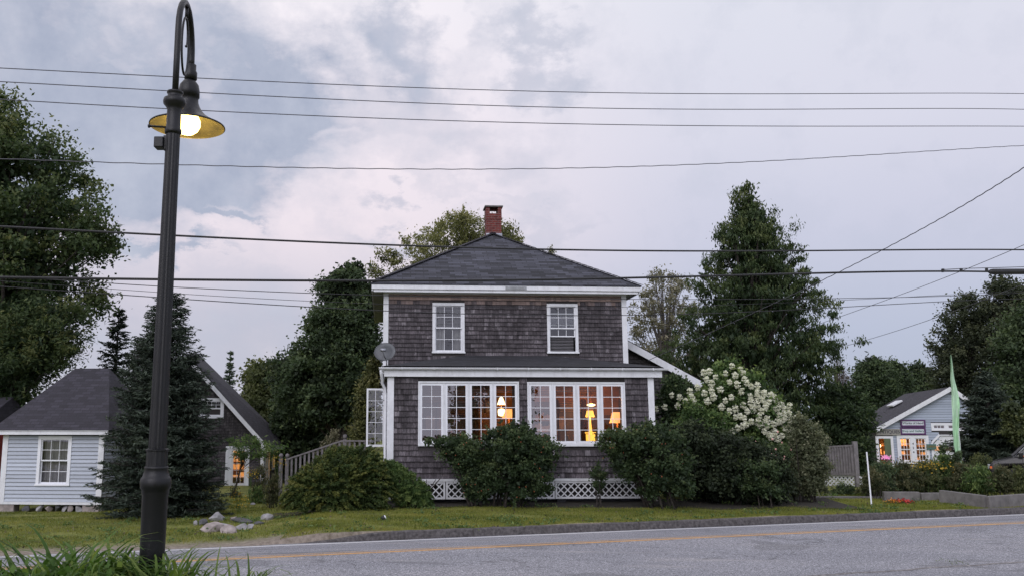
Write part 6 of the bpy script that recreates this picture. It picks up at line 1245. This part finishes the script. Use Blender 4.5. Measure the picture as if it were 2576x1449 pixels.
# fallen leaves and small weeds in the lawn
PL = []
for _ in range(1500):
    x = rnd.uniform(-14, 17); u = 19.15+rnd.random()**1.4*5
    if x < -3: u += .6
    y = u+M_ROAD*x
    if y > 23.7 and -1.6 < x < 6: continue
    PL.append((x, y, gz(x, y)+.03))
PL = np.array(PL); tag(fast_mesh('fallen_leaves', leaf_verts(PL, R.uniform(.03,.07,len(PL)), .6, (0,0,2)), 4, R.random(len(PL)), MT['lf_brown']), 'scattered brown leaves and petals fallen on the lawn', 'leaves', kind='stuff')
WP = []; WS = []
for _ in range(230):
    x = rnd.uniform(-13, 17); u = (19.15+rnd.random()**2*4.2) if rnd.random() < .6 else 22.6+rnd.random(); u += .6 if x < -3 else 0
    y = u+M_ROAD*x
    if y > 23.8 and -1.6 < x < 6: continue
    for q_ in range(26): WP.append((x+rnd.gauss(0,.09), y+rnd.gauss(0,.07), gz(x,y)+abs(rnd.gauss(.045,.03)))); WS.append(rnd.uniform(.04,.09))
WP = np.array(WP); tag(fast_mesh('lawn_weeds', leaf_verts(WP, np.array(WS), .5, (0,0,.8)), 4, R.normal(.55,.2,len(WP)), MT['lf_green']), 'low broad leaved weeds growing through the lawn', 'weeds', kind='stuff')

# far wood behind everything
nW = 26000; xw = R.uniform(-150, 170, nW); hw3 = 3.2+1.6*np.sin(xw*.11)+1.1*np.sin(xw*.37+1)+.7*np.sin(xw*.9); zw = R.random(nW)**.6*np.maximum(hw3, 1.6); yw_ = 96+R.normal(size=nW)*3.5
PW = np.stack([xw, yw_, zw+.8], 1); tag(fast_mesh('far_wood', leaf_verts(PW, R.uniform(.6,1.1,nW), .6), 4, .35+R.normal(size=nW)*.15+zw*.04, MT['lf_dark']), 'distant dark wood closing the horizon behind the houses', 'wood', kind='stuff')
# ================================================================ SKY, SUN, CAMERA
W = bpy.data.worlds.new('World'); SC.world = W; W.use_nodes = True; nt = W.node_tree; nt.nodes.clear()
out = nt.nodes.new('ShaderNodeOutputWorld'); bg = nt.nodes.new('ShaderNodeBackground'); L(nt, bg.outputs[0], out.inputs[0])
tc = nt.nodes.new('ShaderNodeTexCoord').outputs['Generated']; sep = nt.nodes.new('ShaderNodeSeparateXYZ'); L(nt, tc, sep.inputs[0])
az = math_(nt, 'ARCTAN2', sep.outputs[0], sep.outputs[1]); el = math_(nt, 'ARCSINE', sep.outputs[2])
def azel(px, py): r_ = ray(px, py).normalized(); return math.atan2(r_.x, r_.y), math.asin(r_.z)
cmb = nt.nodes.new('ShaderNodeCombineXYZ'); L(nt, az, cmb.inputs[0]); L(nt, el, cmb.inputs[1])
# turbulence of the cloud edges
def nvec(scale, det, amt, prev, sc=(1,1.6,1)):
    mp = nt.nodes.new('ShaderNodeMapping'); mp.inputs['Scale'].default_value = sc; L(nt, cmb.outputs[0], mp.inputs[0])
    n = N(nt, 'ShaderNodeTexNoise'); n.inputs['Scale'].default_value = scale; n.inputs['Detail'].default_value = det; n.inputs['Roughness'].default_value = .6; L(nt, mp.outputs[0], n.inputs['Vector'])
    s = nt.nodes.new('ShaderNodeVectorMath'); s.operation = 'SUBTRACT'; L(nt, n.outputs['Color'], s.inputs[0]); s.inputs[1].default_value = (.5,.5,.5)
    m = nt.nodes.new('ShaderNodeVectorMath'); m.operation = 'SCALE'; L(nt, s.outputs[0], m.inputs[0]); m.inputs['Scale'].default_value = amt
    a = nt.nodes.new('ShaderNodeVectorMath'); a.operation = 'ADD'; L(nt, prev, a.inputs[0]); L(nt, m.outputs[0], a.inputs[1]); return a.outputs[0]
wv = nvec(14, 8, .09, nvec(5, 9, .30, cmb.outputs[0]))
PXR = 1/FL
def blob(px, py, rx, ry, amp, soft=.5):
    a, e = azel(px, py); mp = nt.nodes.new('ShaderNodeVectorMath'); mp.operation = 'SUBTRACT'; L(nt, wv, mp.inputs[0]); mp.inputs[1].default_value = (a, e, 0)
    m = nt.nodes.new('ShaderNodeVectorMath'); m.operation = 'MULTIPLY'; L(nt, mp.outputs[0], m.inputs[0]); m.inputs[1].default_value = (1/(rx*PXR), 1/(ry*PXR), 0)
    l = nt.nodes.new('ShaderNodeVectorMath'); l.operation = 'LENGTH'; L(nt, m.outputs[0], l.inputs[0])
    r_ = nt.nodes.new('ShaderNodeMapRange'); r_.interpolation_type = 'SMOOTHSTEP'; L(nt, l.outputs['Value'], r_.inputs[0]); r_.inputs[1].default_value = 1+soft*.7; r_.inputs[2].default_value = 1-soft; r_.inputs[3].default_value = 0; r_.inputs[4].default_value = amp; return r_.outputs[0]
tot = None
for b_ in [(230,130,600,280,.75,.7),(560,270,320,220,.5,.7),(200,420,420,190,.5,.7),(480,430,220,100,.5,.7),(800,270,190,160,.5,.8),(-500,300,700,500,.8,.5),(1010,100,100,80,.8,.8),(1330,145,140,50,.6,.8),(1080,230,130,60,.5,.9),(565,541,75,30,.80,.6),(405,651,95,26,.80,.6),(1130,360,180,80,.5,.9),(990,465,120,45,.22,.9),(1000,590,150,32,.6,.8),(1330,546,150,30,.32,.8),(1240,500,200,18,.2,.9),(730,860,500,55,.35,.9),(800,560,60,30,.15,.9),(150,880,200,100,.3,.9),(700,770,400,60,.22,.9)]:
    v = blob(*b_); tot = v if tot is None else math_(nt, 'ADD', tot, v)
brt = None
for b_ in [(330,60,110,26,.25,.9),(570,150,60,35,.30,.9),(140,268,60,14,.45,.9),(0,210,70,30,.5,.9),(560,500,60,22,.3,.9),(850,330,60,26,.3,.9)]:
    v = blob(*b_); brt = v if brt is None else math_(nt, 'ADD', brt, v)
fine = noise(nt, cmb.outputs[0], 12, 8, .62); broad = noise(nt, cmb.outputs[0], 3.2, 6, .55)
tot = math_(nt, 'SUBTRACT', tot, brt); tot = math_(nt, 'ADD', tot, math_(nt, 'MULTIPLY', math_(nt, 'SUBTRACT', fine, .5), 1.25))
cl = math_(nt, 'MULTIPLY', math_(nt, 'MINIMUM', math_(nt, 'MAXIMUM', tot, 0), 1), math_(nt, 'MULTIPLY_ADD', noise(nt, cmb.outputs[0], 6.5, 7, .6), 1.3, .32)); cl = math_(nt, 'MINIMUM', cl, .97)
def blob0(px, py, rx, ry): return blob(px, py, rx, ry, 1, 1)
# clear-sky colours: bright pinkish white centre-left, even lilac grey to the right, bluer to the lower right
elN = nt.nodes.new('ShaderNodeMapRange'); L(nt, el, elN.inputs[0]); elN.inputs[1].default_value = 0; elN.inputs[2].default_value = rad(36)
baseR = ramp(nt, elN.outputs[0], [(0, (.40,.45,.58)), (.16, (.48,.52,.66)), (.33, (.60,.61,.74)), (.5, (.70,.70,.81)), (.75, (.75,.76,.85)), (1, (.77,.78,.87))])
baseL = ramp(nt, elN.outputs[0], [(0, (.52,.53,.62)), (.2, (.62,.59,.68)), (.35, (.86,.77,.83)), (.55, (.92,.84,.90)), (.8, (.95,.91,.96)), (1, (.98,.95,.99))])
azN = nt.nodes.new('ShaderNodeMapRange'); azN.interpolation_type = 'SMOOTHSTEP'; L(nt, az, azN.inputs[0]); azN.inputs[1].default_value = rad(-4); azN.inputs[2].default_value = rad(20)
sky = mix(nt, azN.outputs[0], baseL, baseR)
sky = mix(nt, math_(nt, 'MULTIPLY', math_(nt, 'SUBTRACT', broad, .35), .35), sky, (.47,.50,.62))
cloudc = mix(nt, ramp(nt, fine, [(.35, (0,0,0)), (.75, (1,1,1))]), (.36,.405,.53), (.53,.565,.675))
sky = mix(nt, cl, sky, cloudc)
# the unseen sky behind the viewer is brightened to light the house fronts
beh = nt.nodes.new('ShaderNodeMapRange'); L(nt, sep.outputs[1], beh.inputs[0]); beh.inputs[1].default_value = .25; beh.inputs[2].default_value = -.7; beh.inputs[3].default_value = 0; beh.inputs[4].default_value = 1
sky = mix(nt, beh.outputs[0], sky, (.80,.82,.99))
ns = nt.nodes.new('ShaderNodeTexSky'); ns.sky_type = 'NISHITA'; ns.sun_disc = False; ns.sun_elevation = rad(28); ns.sun_rotation = rad(200)
m = nt.nodes.new('ShaderNodeVectorMath'); m.operation = 'SCALE'; L(nt, ns.outputs[0], m.inputs[0]); m.inputs['Scale'].default_value = .004
ad = nt.nodes.new('ShaderNodeVectorMath'); ad.operation = 'ADD'; L(nt, sky, ad.inputs[0]); L(nt, m.outputs[0], ad.inputs[1])
L(nt, ad.outputs[0], bg.inputs[0]); bg.inputs[1].default_value = 1
sl = bpy.data.lights.new('sun', 'SUN'); sl.energy = 1.4; sl.angle = rad(50); sl.color = (1, .97, 1); so = bpy.data.objects.new('sun', sl); C.objects.link(so)
so.rotation_euler = Vector((.30, .80, -.50)).to_track_quat('-Z', 'Y').to_euler()
cam = bpy.data.cameras.new('camera'); cam.sensor_width = 36; cam.lens = 36*FL/2576; cam.shift_x = (1288-CX)/2576; cam.shift_y = 0; cam.clip_end = 5000; cam.clip_start = .1
co_ = bpy.data.objects.new('camera', cam); C.objects.link(co_); co_.location = (0,0,EZ); co_.rotation_euler = (rad(90)+PT, 0, 0); SC.camera = co_
SC.view_settings.view_transform = 'Standard'; SC.view_settings.look = 'None'; SC.view_settings.exposure = 0; SC.view_settings.gamma = 1
SC.render.engine = 'CYCLES'; cy = SC.cycles; cy.use_denoising = True; cy.max_bounces = 6; cy.diffuse_bounces = 3; cy.glossy_bounces = 3; cy.transparent_max_bounces = 12; cy.transmission_bounces = 3; cy.sample_clamp_indirect = 4; cy.use_adaptive_sampling = True; cy.adaptive_threshold = .02; cy.caustics_reflective = False; cy.caustics_refractive = False
